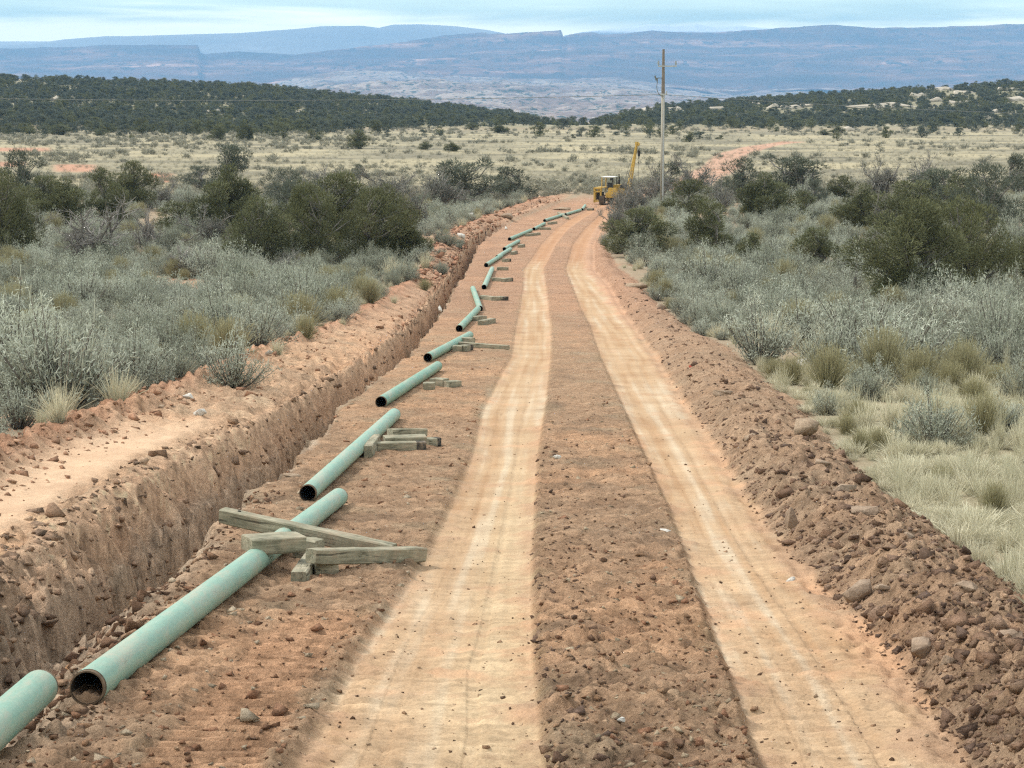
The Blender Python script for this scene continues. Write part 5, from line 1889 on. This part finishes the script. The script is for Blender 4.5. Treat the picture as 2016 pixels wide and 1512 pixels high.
# ---------------------------------------------------------------- trees and big shrubs placed one by one: kind, variant, u, v(base), width px, height px, label
_trees = [
    ('j', 4, 8, 518, 130, 165, 'dark dense juniper cut by the left picture edge'),
    ('p', 0, 48, 408, 96, 108, 'tall loose pinyon rising above the left edge juniper'),
    ('j', 1, 128, 452, 124, 92, 'broad olive juniper behind the bare grey shrub at left'),
    ('j', 3, 205, 410, 80, 74, 'juniper between the red track patches at left'),
    ('j', 0, 262, 414, 88, 90, 'rounded juniper before the red patch of old track'),
    ('j', 2, 232, 452, 86, 86, 'compact juniper right of the bare grey shrub'),
    ('j', 3, 352, 470, 112, 72, 'low dark juniper beyond the orange bare patch'),
    ('p', 2, 396, 378, 92, 48, 'far low pinyon on the edge of the dry flat'),
    ('p', 1, 450, 372, 80, 86, 'ragged pinyon with open crown sticking up into the flat'),
    ('j', 1, 452, 470, 130, 130, 'wide juniper at the left end of the thicket'),
    ('j', 4, 510, 528, 150, 130, 'bright olive juniper in front of the thicket'),
    ('j', 5, 618, 522, 150, 150, 'juniper in the middle of the thicket with pale gap beside it'),
    ('j', 0, 668, 500, 170, 150, 'tall grey green juniper at the back of the thicket'),
    ('j', 5, 742, 520, 150, 140, 'dark juniper at the thicket end over the trench'),
    ('j', 3, 470, 530, 92, 56, 'low yellowish juniper among the sagebrush'),
    ('p', 0, 560, 420, 90, 86, 'pinyon standing behind the thicket, grey topped'),
    ('p', 2, 706, 356, 40, 32, 'little dark pinyon poking above the thicket on the flat'),
    ('s', 0, 806, 490, 100, 130, 'grey open shrub at the end of the thicket by the rubble'),
    ('s', 1, 640, 400, 120, 66, 'greyish shrub behind the thicket against the flat'),
    ('s', 2, 765, 402, 120, 68, 'second greyish shrub behind the thicket nearer the rubble'),
    ('s', 0, 872, 412, 120, 78, 'dark grey shrub at the left of the far brush clump'),
    ('p', 1, 930, 402, 130, 84, 'tallest dark pinyon of the far brush clump by the pipes'),
    ('p', 2, 1002, 398, 110, 66, 'right hand pinyon of the far brush clump by the pipes'),
    ('s', 2, 325, 410, 64, 52, 'reddish grey shrub beside the red patch'),
    ('n', 0, 180, 520, 160, 120, 'bare grey dead shrub with spreading branches at left'),
    ('n', 1, 290, 500, 100, 84, 'leafless forked shrub between two junipers at left'),
    ('n', 0, 372, 545, 100, 60, 'low tangle of dead branches before the orange patch'),
    ('n', 1, 790, 470, 90, 100, 'pale dead juniper limbs at the thicket end'),
    ('s', 1, 1288, 408, 96, 78, 'grey shrub hiding the foot of the utility pole'),
    ('s', 2, 1226, 428, 64, 60, 'grey shrub hiding the right track of the machine'),
    ('s', 1, 1256, 424, 70, 84, 'grey shrub standing under the boom'),
    ('s', 0, 1235, 448, 72, 84, 'grey shrub crowding the road before the machine'),
    ('j', 3, 1356, 430, 112, 74, 'juniper just right of the utility pole'),
    ('j', 0, 1258, 508, 134, 92, 'dark juniper overhanging the road bend'),
    ('j', 2, 1398, 506, 120, 108, 'pointed olive juniper standing apart near the road'),
    ('s', 2, 1362, 392, 110, 80, 'grey brushy shrub under the red far road'),
    ('p', 0, 1455, 400, 90, 84, 'dark pinyon left of the open crowned pinyon'),
    ('p', 1, 1545, 398, 130, 88, 'open crowned dark pinyon with sky gaps against the flat'),
    ('j', 1, 1506, 436, 110, 88, 'olive juniper below the dark pinyons'),
    ('j', 3, 1575, 442, 84, 66, 'short olive juniper beside the one below the dark pinyons'),
    ('p', 2, 1604, 410, 56, 56, 'small dark pinyon on the near side of the pale flat'),
    ('j', 6, 1655, 398, 64, 50, 'small pointed juniper alone in front of the pale flat'),
    ('s', 0, 1735, 400, 90, 88, 'grey leafless looking shrub against the flat'),
    ('s', 1, 1808, 402, 104, 94, 'second grey shrub against the flat, fuller'),
    ('j', 0, 1790, 470, 150, 106, 'juniper behind the biggest olive juniper'),
    ('j', 5, 1786, 606, 226, 206, 'biggest olive juniper on the right, nearest the camera side of its pair'),
    ('j', 4, 1902, 590, 200, 190, 'olive juniper joined to the right of the biggest one'),
    ('j', 0, 1606, 536, 104, 84, 'low brown green juniper left of the biggest one'),
    ('j', 3, 1662, 552, 64, 56, 'dark little juniper tucked beside the biggest one'),
    ('p', 0, 1950, 478, 140, 150, 'tall dark pinyon near the right picture edge'),
    ('p', 2, 2000, 392, 90, 84, 'flat topped far pinyon at the right picture edge'),
    ('j', 1, 2008, 570, 100, 92, 'juniper cut by the right picture edge'),
    ('j', 6, 1480, 528, 72, 66, 'greyish small juniper amid sagebrush right of the pointed one'),
    ('j', 1, 1700, 455, 110, 84, 'juniper behind the gap left of the back juniper'),
    ('p', 1, 1860, 420, 120, 84, 'dark pinyon behind the biggest pair'),
    ('j', 3, 1890, 452, 120, 100, 'olive juniper filling the gap before the tall right pinyon'),
    ('s', 2, 1718, 520, 90, 70, 'grey brush clump touching the biggest juniper on its left'),
    ('s', 1, 1420, 420, 80, 66, 'grey shrub under the left dark pinyon'),
    ('p', 2, 1320, 388, 84, 66, 'dim pinyon just behind the pole juniper'),
    ('s', 0, 1210, 470, 56, 70, 'grey shrub leaning over the road bend'),
    ('j', 0, 90, 430, 110, 80, 'dark juniper filling in behind the left edge tree'),
    ('s', 0, 420, 500, 110, 90, 'grey shrub in front of the wide thicket juniper'),
    ('p', 0, 590, 470, 120, 110, 'dark pinyon inside the thicket'),
    ('s', 2, 700, 420, 130, 76, 'grey shrub topping the thicket'),
    ('j', 1, 800, 520, 84, 76, 'small olive juniper at the thicket foot by the rubble'),
    ('s', 1, 560, 545, 90, 50, 'low grey shrub under the bright olive juniper'),
    ('s', 0, 60, 470, 90, 60, 'grey shrub beside the left edge juniper'),
    ('n', 1, 1742, 470, 70, 90, 'bare forked branches rising among the right junipers'),
    ('n', 0, 1590, 400, 60, 70, 'dead branches beside the open crowned pinyon'),
]
tree_xy = []
_spec = {'j': ('juniper_tree', JUNIS, 'juniper', 'trunk', 'crown'), 'p': ('pinyon_tree', PINYS, 'pinyon', 'trunk', 'crown'),
         's': ('grey_shrub', SCRUBS, 'shrub', 'branches', 'foliage'), 'n': ('bare_shrub', SNAGS, 'bare shrub', 'branches', 'branches')}
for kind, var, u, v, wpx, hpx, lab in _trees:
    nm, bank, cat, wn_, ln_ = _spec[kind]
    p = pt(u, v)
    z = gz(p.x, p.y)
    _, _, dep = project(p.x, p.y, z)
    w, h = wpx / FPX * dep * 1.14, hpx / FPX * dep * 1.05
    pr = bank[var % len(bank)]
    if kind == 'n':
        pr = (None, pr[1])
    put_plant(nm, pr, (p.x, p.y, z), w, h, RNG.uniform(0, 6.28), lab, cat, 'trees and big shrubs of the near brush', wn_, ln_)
    tree_xy.append((p.x, p.y, w))
tree_xy = np.array(tree_xy)


# ---------------------------------------------------------------- low brush beside the road
def veg_points(spacing, y0, y1, side, margin=0.35, seed=1):
    rng = np.random.default_rng(seed)
    pts = []
    y = y0
    while y < y1:
        s = spacing * (1 + max(0, y - 90) / 160)
        lim = 0.275 * y + 1.0
        x = np.arange(-lim, lim, s) + rng.uniform(-0.42, 0.42, len(np.arange(-lim, lim, s))) * s
        yy = y + rng.uniform(-0.45, 0.45, len(x)) * s
        m = (x < edge('BE', yy) - margin) if side < 0 else (x > edge('BO', yy) + margin)
        pts.append(np.stack([x[m], yy[m]], 1))
        y += s
    return np.concatenate(pts)


rngv = np.random.default_rng(5)
cand = []
for side in (-1, 1):
    P = veg_points(1.18, 9, 186, side, 0.12, 3 + side)
    X, Y = P[:, 0], P[:, 1]
    den = fbm(X, Y, 0.11, 3, 401)
    keep = rngv.uniform(0, 1, len(P)) < np.clip(0.80 + den * 1.3, 0.12, 1)
    # bare orange patches
    u, v, _ = project(X, Y, prof(Y))
    keep &= ~((u > 320) & (u < 430) & (v > 550) & (v < 588))
    keep &= ~((np.abs(u - 300) < 20) & (np.abs(v - 445) < 30))
    # grass meadow on the near right
    mead = (side > 0) & (Y < 39 + 3 * gnoise(X * 0.3, Y * 0.3, 9))
    keep &= ~(mead & (rngv.uniform(0, 1, len(P)) < 0.52))
    cand.append(P[keep])
_P = veg_points(1.5, 40, 120, -1, -0.9, 44)
cand.append(_P[(rngv.uniform(0, 1, len(_P)) < 0.5) & (_P[:, 0] > edge('BE', _P[:, 1]) - 0.1)])
cand = np.concatenate(cand)
X, Y = cand[:, 0], cand[:, 1]
n = len(cand)
alike = []
d_edge = np.abs(np.where(X < edge('BE', Y) + 1.0, edge('BE', Y) - X, X - edge('BO', Y)))
size = rngv.lognormal(0.08, 0.30, n) * np.where(d_edge < 1.0, 0.85, 1.05)
size = np.where((X > 0) & (Y < 41), size * 0.62, size)
hgt = size * rngv.uniform(0.62, 0.9, n)
spec = gnoise(X * 0.35, Y * 0.35, 77) + rngv.normal(0, 0.35, n)
kindv = np.where(spec > 0.55, 1, 0)                       # 1 rabbitbrush
kindv = np.where((d_edge < 1.4) & (rngv.uniform(0, 1, n) < 0.30), 2, kindv)   # 2 bunchgrass
kindv = np.where((X > 0) & (Y < 45) & (rngv.uniform(0, 1, n) < 0.45), 1, kindv)
Zc = ground(X, Y)
u, v, dep = project(X, Y, Zc)
inframe = (u > -40) & (u < 2056) & (v < 1560)
show = np.where(inframe, size / dep, 0)


def landmark(x, y):
    L = x < edge('BE', y) + 1.0
    if L:
        for yy, s in ((24, 'opposite the crossed timbers'), (36, 'opposite the second pipe'), (49, 'opposite the third pipe'),
                      (62, 'opposite the fourth pipe'), (76, 'opposite the fifth pipe'), (90, 'opposite the slanting pipe'),
                      (130, 'before the left thicket'), (999, 'beside the far rubble')):
            if y < yy:
                return s
    for yy, s in ((30, 'near the upright clod'), (40, 'near the sandstone block'), (52, 'near the cream stone'),
                  (66, 'below the biggest juniper'), (84, 'level with the biggest juniper'), (120, 'near the pointed juniper'), (999, 'below the dark pinyons')):
        if y < yy:
            return s


def rowword(d):
    return 'at the cut edge' if d < 0.9 else 'in the second row' if d < 2.0 else 'inside the thicket' if d < 4.5 else 'deep in the brush'


def sizeword(s):
    return 'small' if s < 0.85 else 'large' if s > 1.25 else 'middling'


_hue = ['silvery', 'flat topped', 'tall spiky', 'thin twiggy', 'pale tipped', 'wide low', 'upright']
order = np.argsort(-show)
limit = {0: 290, 1: 110, 2: 60}
rest = []
for i in order:
    k = int(kindv[i])
    if limit[k] <= 0 or show[i] <= 0:
        rest.append(i)
        continue
    limit[k] -= 1
    rot = rngv.uniform(0, 6.28)
    p = (X[i], Y[i], Zc[i])
    where = landmark(X[i], Y[i])
    rw, sw = rowword(d_edge[i]), sizeword(size[i])
    if k == 0:
        vnt = rngv.integers(len(SAGES))
        lab = f'{sw} {_hue[vnt]} sagebrush {rw} {where}'
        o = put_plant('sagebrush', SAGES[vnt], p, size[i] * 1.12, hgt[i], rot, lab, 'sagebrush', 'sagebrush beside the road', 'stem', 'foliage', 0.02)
    elif k == 1:
        o = new_obj('rabbitbrush', RABBITS[rngv.integers(3)])
        o.location = (p[0], p[1], p[2] - 0.02)
        o.rotation_euler = (0, 0, rot)
        o.scale = (size[i] * 0.95, size[i] * 0.95, hgt[i] * 0.95)
        tag(o, f'{sw} yellowish rabbitbrush {rw} {where}', 'rabbitbrush', 'rabbitbrush beside the road')
    else:
        o = new_obj('bunchgrass', GRASSES[rngv.integers(4)])
        o.location = (p[0], p[1], p[2] - 0.02)
        o.rotation_euler = (0, 0, rot)
        o.scale = (size[i] * 0.75, size[i] * 0.75, hgt[i] * 0.75)
        tag(o, f'{sw} straw grass clump {rw} {where}', 'grass clump', 'dry grass clumps beside the road')
    alike.append(o)
rest = np.array(rest)
_num = ['', 'one', 'two', 'three', 'four', 'five', 'six', 'seven', 'eight', 'nine', 'ten', 'eleven', 'twelve']
_nth = ['', 'first', 'second', 'third', 'fourth', 'fifth', 'sixth', 'seventh', 'eighth', 'ninth', 'tenth', 'eleventh', 'twelfth', 'thirteenth', 'fourteenth', 'fifteenth',
        'sixteenth', 'seventeenth', 'eighteenth', 'nineteenth', 'twentieth', 'twenty-first', 'twenty-second', 'twenty-third', 'twenty-fourth', 'twenty-fifth', 'twenty-sixth', 'twenty-seventh', 'twenty-eighth', 'twenty-ninth', 'thirtieth']


def tell_apart(objs, axis):
    """look-alikes with one wording get their order among themselves"""
    by = {}
    for o in objs:
        by.setdefault(o['label'], []).append(o)
    for lab, os_ in by.items():
        m = len(os_)
        if m == 1 or m > 30:
            continue
        os_.sort(key=(lambda o: o.location.y) if axis == 'y' else (lambda o: o.location.x / o.location.y))
        a, z = ('nearest', 'farthest') if axis == 'y' else ('leftmost', 'rightmost')
        for q, o in enumerate(os_):
            w = a if q == 0 else z if q == m - 1 else f'{_nth[q + 1]} {a}'
            o['label'] = f'{lab}, {w}'


tell_apart(alike, 'y')


# ---------------------------------------------------------------- masses: geometry-node scatters of hidden unit meshes
def scatter(name, P, rotz, scl, idx, meshes, label, tilt=0.0):
    me = bpy.data.meshes.new(name)
    n = len(P)
    me.vertices.add(n)
    me.vertices.foreach_set('co', np.asarray(P, np.float32).ravel())
    rot = np.zeros((n, 3), np.float32)
    rot[:, 2] = rotz
    me.attributes.new('rot', 'FLOAT_VECTOR', 'POINT').data.foreach_set('vector', rot.ravel())
    me.attributes.new('scl', 'FLOAT_VECTOR', 'POINT').data.foreach_set('vector', np.asarray(scl, np.float32).ravel())
    me.attributes.new('pick', 'INT', 'POINT').data.foreach_set('value', np.asarray(idx, np.int32))
    o = new_obj(name, me)
    ng = bpy.data.node_groups.new(name, 'GeometryNodeTree')
    ng.interface.new_socket('Geometry', in_out='INPUT', socket_type='NodeSocketGeometry')
    ng.interface.new_socket('Geometry', in_out='OUTPUT', socket_type='NodeSocketGeometry')
    N, L = ng.nodes, ng.links
    gi, go = N.new('NodeGroupInput'), N.new('NodeGroupOutput')
    jn = N.new('GeometryNodeJoinGeometry')

    def named(nm, typ):
        a = N.new('GeometryNodeInputNamedAttribute')
        a.data_type = typ
        a.inputs['Name'].default_value = nm
        return [s for s in a.outputs if s.enabled][0]
    r, s, pk = named('rot', 'FLOAT_VECTOR'), named('scl', 'FLOAT_VECTOR'), named('pick', 'INT')
    for k, m in enumerate(meshes):
        src = bpy.data.objects.new(name + '_source', m)        # never linked to the scene
        oi = N.new('GeometryNodeObjectInfo')
        oi.inputs['Object'].default_value = src
        cmp = N.new('FunctionNodeCompare')
        cmp.data_type = 'INT'
        cmp.operation = 'EQUAL'
        ins = [q for q in cmp.inputs if q.enabled]
        L.new(pk, ins[0])
        ins[1].default_value = k
        ip = N.new('GeometryNodeInstanceOnPoints')
        L.new(gi.outputs[0], ip.inputs['Points'])
        L.new(cmp.outputs[0], ip.inputs['Selection'])
        L.new(oi.outputs['Geometry'], ip.inputs['Instance'])
        L.new(r, ip.inputs['Rotation'])
        L.new(s, ip.inputs['Scale'])
        L.new(ip.outputs[0], jn.inputs[0])
    L.new(jn.outputs[0], go.inputs[0])
    md = o.modifiers.new('scatter', 'NODES')
    md.node_group = ng
    tag(o, label, kind='stuff')
    return o


def both(pairs):
    """foliage and wood of a unit plant in one mesh"""
    out = []
    for a, b in pairs:
        na, nb = len(a.vertices), len(b.vertices)
        V = np.zeros((na + nb) * 3, np.float32)
        a.vertices.foreach_get('co', V[:na * 3])
        b.vertices.foreach_get('co', V[na * 3:])
        qa = np.zeros(len(a.loops), np.int32); a.loops.foreach_get('vertex_index', qa)
        qb = np.zeros(len(b.loops), np.int32); b.loops.foreach_get('vertex_index', qb)
        ta = np.zeros(na, np.float32); a.attributes['tint'].data.foreach_get('value', ta)
        tb = np.zeros(nb, np.float32); b.attributes['tint'].data.foreach_get('value', tb)
        Q = np.concatenate([qa, qb + na]).reshape(-1, 4)
        out.append(mesh_np(a.name, V.reshape(-1, 3), Q, np.full(len(Q), 4), [a.materials[0], b.materials[0]], False, {'tint': np.concatenate([ta, tb])},
                           np.concatenate([np.zeros(len(qa) // 4), np.ones(len(qb) // 4)])))
    return out


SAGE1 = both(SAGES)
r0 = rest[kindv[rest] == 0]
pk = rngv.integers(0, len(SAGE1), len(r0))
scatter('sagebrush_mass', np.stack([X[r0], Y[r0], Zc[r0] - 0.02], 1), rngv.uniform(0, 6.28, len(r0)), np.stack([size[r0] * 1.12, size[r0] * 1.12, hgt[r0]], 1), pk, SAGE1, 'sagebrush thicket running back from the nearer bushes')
r1 = rest[kindv[rest] != 0]
pk = np.where(kindv[r1] == 1, rngv.integers(0, 3, len(r1)), 3 + rngv.integers(0, 4, len(r1)))
scatter('low_brush', np.stack([X[r1], Y[r1], Zc[r1] - 0.02], 1), rngv.uniform(0, 6.28, len(r1)), np.stack([size[r1] * 0.9, size[r1] * 0.9, hgt[r1] * 0.9], 1), pk, RABBITS + GRASSES, 'rabbitbrush and dry grass mixed through the thicket')


def grass_mass():
    rng = np.random.default_rng(8)
    # dense straw meadow on the near right
    n = 8200
    Y = 1 / rng.uniform(1 / 54, 1 / 9, n)
    X = lerp(edge('BO', Y) + 0.05, 0.285 * Y + 3.0, rng.uniform(0, 1, n) ** 0.9)
    k = rng.uniform(0, 1, n) < np.clip(0.72 + 2.0 * fbm(X, Y, 0.55, 3, 21), 0.2, 1)
    X, Y = X[k], Y[k]
    S = rng.lognormal(-0.85, 0.38, len(X))
    H = rng.lognormal(-1.45, 0.42, len(X)) * (1 + 1.2 * fbm(X, Y, 0.3, 2, 23))
    # thin grass through the rest of the near brush
    P = np.concatenate([veg_points(0.62, 15, 130, -1, 0.1, 31), veg_points(0.62, 40, 130, 1, 0.1, 32)])
    P = P[rng.uniform(0, 1, len(P)) < 0.2]
    X = np.concatenate([X, P[:, 0]])
    Y = np.concatenate([Y, P[:, 1]])
    S = np.concatenate([S, rng.uniform(0.2, 0.5, len(P))])
    H = np.concatenate([H, rng.uniform(0.12, 0.4, len(P))])
    Z = ground(X, Y)
    scatter('dry_grass', np.stack([X, Y, Z - 0.01], 1), rng.uniform(0, 6.28, len(X)), np.stack([S, S, H], 1), rng.integers(0, 4, len(X)), GRASSES, 'pale dry grass in the meadow and between the bushes')


grass_mass()


def flat_brush():
    """sage and grass tufts streaking the open flat"""
    rng = np.random.default_rng(12)
    n = 12000
    v = rng.uniform(252, 402, n)
    u = rng.uniform(-150, 2170, n)
    Ys = np.geomspace(170, 900, 400)
    vv = project(0, Ys, prof(Ys))[1]
    Y = np.interp(-v, -vv, Ys)
    X = (u - 1008) / FPX * Y
    left = 1 - sstep(500, 1000, u)
    band = fbm(X * 0.02, Y * 0.035, 1.0, 3, 55)
    dens = 0.02 + 0.5 * sstep(0.08, 0.35, band)
    dens = dens + 0.7 * sstep(345, 400, v)                         # brush thins out on to the flat
    dens = dens + 0.8 * left * (1 - sstep(276, 300, v)) + 0.6 * (1 - left) * (1 - sstep(258, 272, v))
    k = rng.uniform(0, 1, n) < np.clip(dens, 0, 1)
    p = np.array([[1180, 398], [1330, 372], [1420, 330], [1440, 304], [1500, 287], [1560, 279]], float)
    for a, b in zip(p[:-1], p[1:]):
        t = np.clip(((u - a[0]) * (b - a)[0] + (v - a[1]) * (b - a)[1]) / ((b - a) @ (b - a)), 0, 1)
        k &= np.hypot(u - a[0] - t * (b - a)[0], (v - a[1] - t * (b - a)[1]) * 1.5) > 16
    k &= ~((u < 115) & (v > 288) & (v < 302)) & ~((u < 65) & (v > 315) & (v < 330)) & ~((u > 95) & (u < 200) & (v > 321) & (v < 340))
    k &= (X > edge('BO', Y) + 0.5) | (X < edge('BE', Y) - 0.5) | (Y > 196)
    X, Y = X[k], Y[k]
    S = rng.uniform(0.7, 1.9, len(X)) * np.where(Y > 300, 1.25, 1.0)
    H = S * rng.uniform(0.4, 0.62, len(X))
    Z = ground(X, Y)
    scatter('flat_sagebrush', np.stack([X, Y, Z - 0.03], 1), rng.uniform(0, 6.28, len(X)), np.stack([S, S, H], 1), rng.integers(0, 4, len(X)), FLATS, 'grey sagebrush streaking the dry flat')
    n = 9000
    v = rng.uniform(262, 400, n)
    u = rng.uniform(-150, 2170, n)
    Y = np.interp(-v, -vv, Ys)
    X = (u - 1008) / FPX * Y
    k = (X > edge('BO', Y) + 0.5) | (X < edge('BE', Y) - 0.5) | (Y > 196)
    X, Y = X[k], Y[k]
    S = rng.uniform(0.5, 1.4, len(X))
    Z = ground(X, Y)
    scatter('flat_grass', np.stack([X, Y, Z - 0.02], 1), rng.uniform(0, 6.28, len(X)), np.stack([S, S, S * 0.42], 1), rng.integers(0, 2, len(X)), FGRASS, 'straw grass tufts over the dry flat')


FLATS = []
for k in range(4):
    lf, st = sage_parts(1300 + k, stems=26, blades=9, bl=(0.10, 0.18), bw=0.055, spikes=0, R0=0.5, H=0.6)
    FLATS.append(plant_mesh('flat_sage', normalise(lf)[0], FLATSAGE))
FGRASS = [plant_mesh('flat_tuft', normalise(grass_parts(1350 + k, 40, spread=0.3))[0], FSTRAW) for k in range(2)]
for m_ in FGRASS:
    for vtx in ():
        pass
flat_brush()


# ---------------------------------------------------------------- woodland on the rise; its front trees one by one
def woodland():
    rng = np.random.default_rng(22)
    n = 21000
    Y = rng.uniform(480, 1150, n) 
    u = rng.uniform(-220, 2240, n)
    X = (u - 1008) / FPX * Y
    Z = ground(X, Y, smooth_only=True)
    uu, vv, dep = project(X, Y, Z)
    front = np.interp(u, [0, 300, 600, 750, 900, 1050, 1200, 1500, 2016], [262, 264, 262, 255, 248, 244, 246, 250, 250])
    inside = sstep(6, -10, vv - front)
    dens = (0.03 + 0.97 * inside) * np.clip(0.85 + 1.2 * fbm(X * 0.012, Y * 0.02, 1.0, 3, 88), 0.35, 1.3)
    pale = fbm(X * 0.02, Y * 0.03, 1.0, 4, 84)
    dens = dens * (1 - 0.55 * sstep(0.16, 0.28, pale) * sstep(900, 1500, u) - 0.35 * sstep(0.16, 0.28, pale) * (1 - sstep(900, 1500, u)))
    wd = np.clip(Y / 800, 0.5, 1.4)                                   # even spread over the ground seen
    k = rng.uniform(0, 1, n) < np.clip(dens * wd, 0, 1)
    for ou, ov, ow, oh, _l in _outcrops:
        k &= ~((np.abs(uu - ou) < ow * 0.52) & (vv > ov - 1) & (vv < ov + 12) & (rng.uniform(0, 1, n) < 0.85))
    k &= (vv < 300) & ~((u > 1380) & (u < 1600) & (vv > 262))
    X, Y, Z, u, vv, dep = X[k], Y[k], Z[k], u[k], vv[k], dep[k]
    W = 2.0 + 3.6 * rng.uniform(0, 1, len(X)) ** 1.5
    H = W * rng.uniform(0.55, 0.85, len(X))
    near_first = np.argsort(Y)
    ones, mass = near_first[:210], near_first[210:]
    return X, Y, Z, W, H, u, ones, mass, rng


_field = [  # lone trees on the flat: u, v base, width px, height px, label
    (706, 293, 48, 34, 'biggest lone juniper on the flat above the thicket'), (482, 277, 40, 34, 'squarish dark juniper at the brush edge of the wooded rise'),
    (430, 276, 48, 30, 'sloping dark juniper left of the squarish one'), (615, 279, 38, 24, 'round juniper between the squarish and the biggest lone ones'),
    (838, 295, 30, 15, 'small low juniper, left one of two on the flat'), (890, 298, 34, 18, 'small low juniper, right one of two on the flat'),
    (1358, 280, 32, 20, 'single dark round juniper on the flat right of the pole'), (280, 266, 52, 32, 'juniper with a lump on top under the left rise'),
    (122, 266, 50, 20, 'low dark juniper far left under the rise'), (985, 262, 40, 16, 'flat wide juniper mid flat left of the valley notch'),
    (745, 264, 30, 26, 'narrow juniper behind the biggest lone one'), (545, 270, 34, 16, 'pair shaped low juniper right of the squarish one'),
    (930, 256, 28, 14, 'small dark juniper before the notch'), (1128, 272, 12, 8, 'tiny juniper dot in the middle of the flat'),
    (560, 276, 22, 20, 'little juniper with two knobs on the brush edge'), (1418, 274, 22, 9, 'tiny flat juniper right of the single round one'),
    (1622, 266, 32, 12, 'low dark juniper on the right flat'), (1650, 264, 30, 14, 'second low juniper touching the first on the right flat'),
    (1812, 262, 22, 16, 'small upright juniper at the right flat edge'), (2005, 262, 26, 16, 'small pointed juniper at the far right edge'),
    (168, 250, 40, 26, 'juniper on the left slope above the low dark one'), (30, 322, 8, 6, 'tiny shrub on the red patch at far left'),
]
for i, (fu, fv, wpx, hpx, lab) in enumerate(_field):
    p = pt(fu, fv)
    z = gz(p.x, p.y)
    _, _, dp = project(p.x, p.y, z)
    put_plant('juniper_tree', JUNIS[i % 4] if wpx > 20 else JUNIS[3], (p.x, p.y, z), wpx / FPX * dp, hpx / FPX * dp * 1.08, i * 1.3, lab, 'juniper', 'lone junipers on the dry flat', sink=0.15)

WX, WY, WZ, WW, WH, WU, w_ones, w_mass, rngw = woodland()


def slope_words(u, y):
    a = ('far left end' if u < 180 else 'left part' if u < 450 else 'mid left part' if u < 720 else 'notch side' if u < 1000 else 'valley notch' if u < 1250 else 'part behind the pole' if u < 1420 else 'right part' if u < 1720 else 'far right end')
    b = ('front fringe' if y < 560 else 'second rank' if y < 620 else 'third rank' if y < 660 else 'further up')
    return a, b


wood_ones = []
for i in w_ones:
    a, b = slope_words(WU[i], WY[i])
    sz = 'broad' if WW[i] > 3.9 else 'small' if WW[i] < 2.7 else 'middling'
    j = rngw.integers(5)
    o = new_obj('juniper_tree', LOWJ[j])
    o.location = (WX[i], WY[i], WZ[i] - 0.15)
    o.rotation_euler = (0, 0, rngw.uniform(0, 6.28))
    o.scale = (WW[i], WW[i], WH[i])
    tag(o, f'{sz} {"blackish" if j % 2 == 0 else "olive"} juniper, {b}, {a} of rise', 'juniper', 'front trees of the wooded rise')
    wood_ones.append(o)
tell_apart(wood_ones, 'x')
scatter('woodland', np.stack([WX, WY, WZ - 0.2], 1)[w_mass], rngw.uniform(0, 6.28, len(w_mass)), np.stack([WW, WW, WH], 1)[w_mass], rngw.integers(0, 5, len(w_mass)), LOWJ, 'dark pinyon and juniper wood covering the rise')
print('plants', n, 'rest', len(rest), 'wood', len(WX))
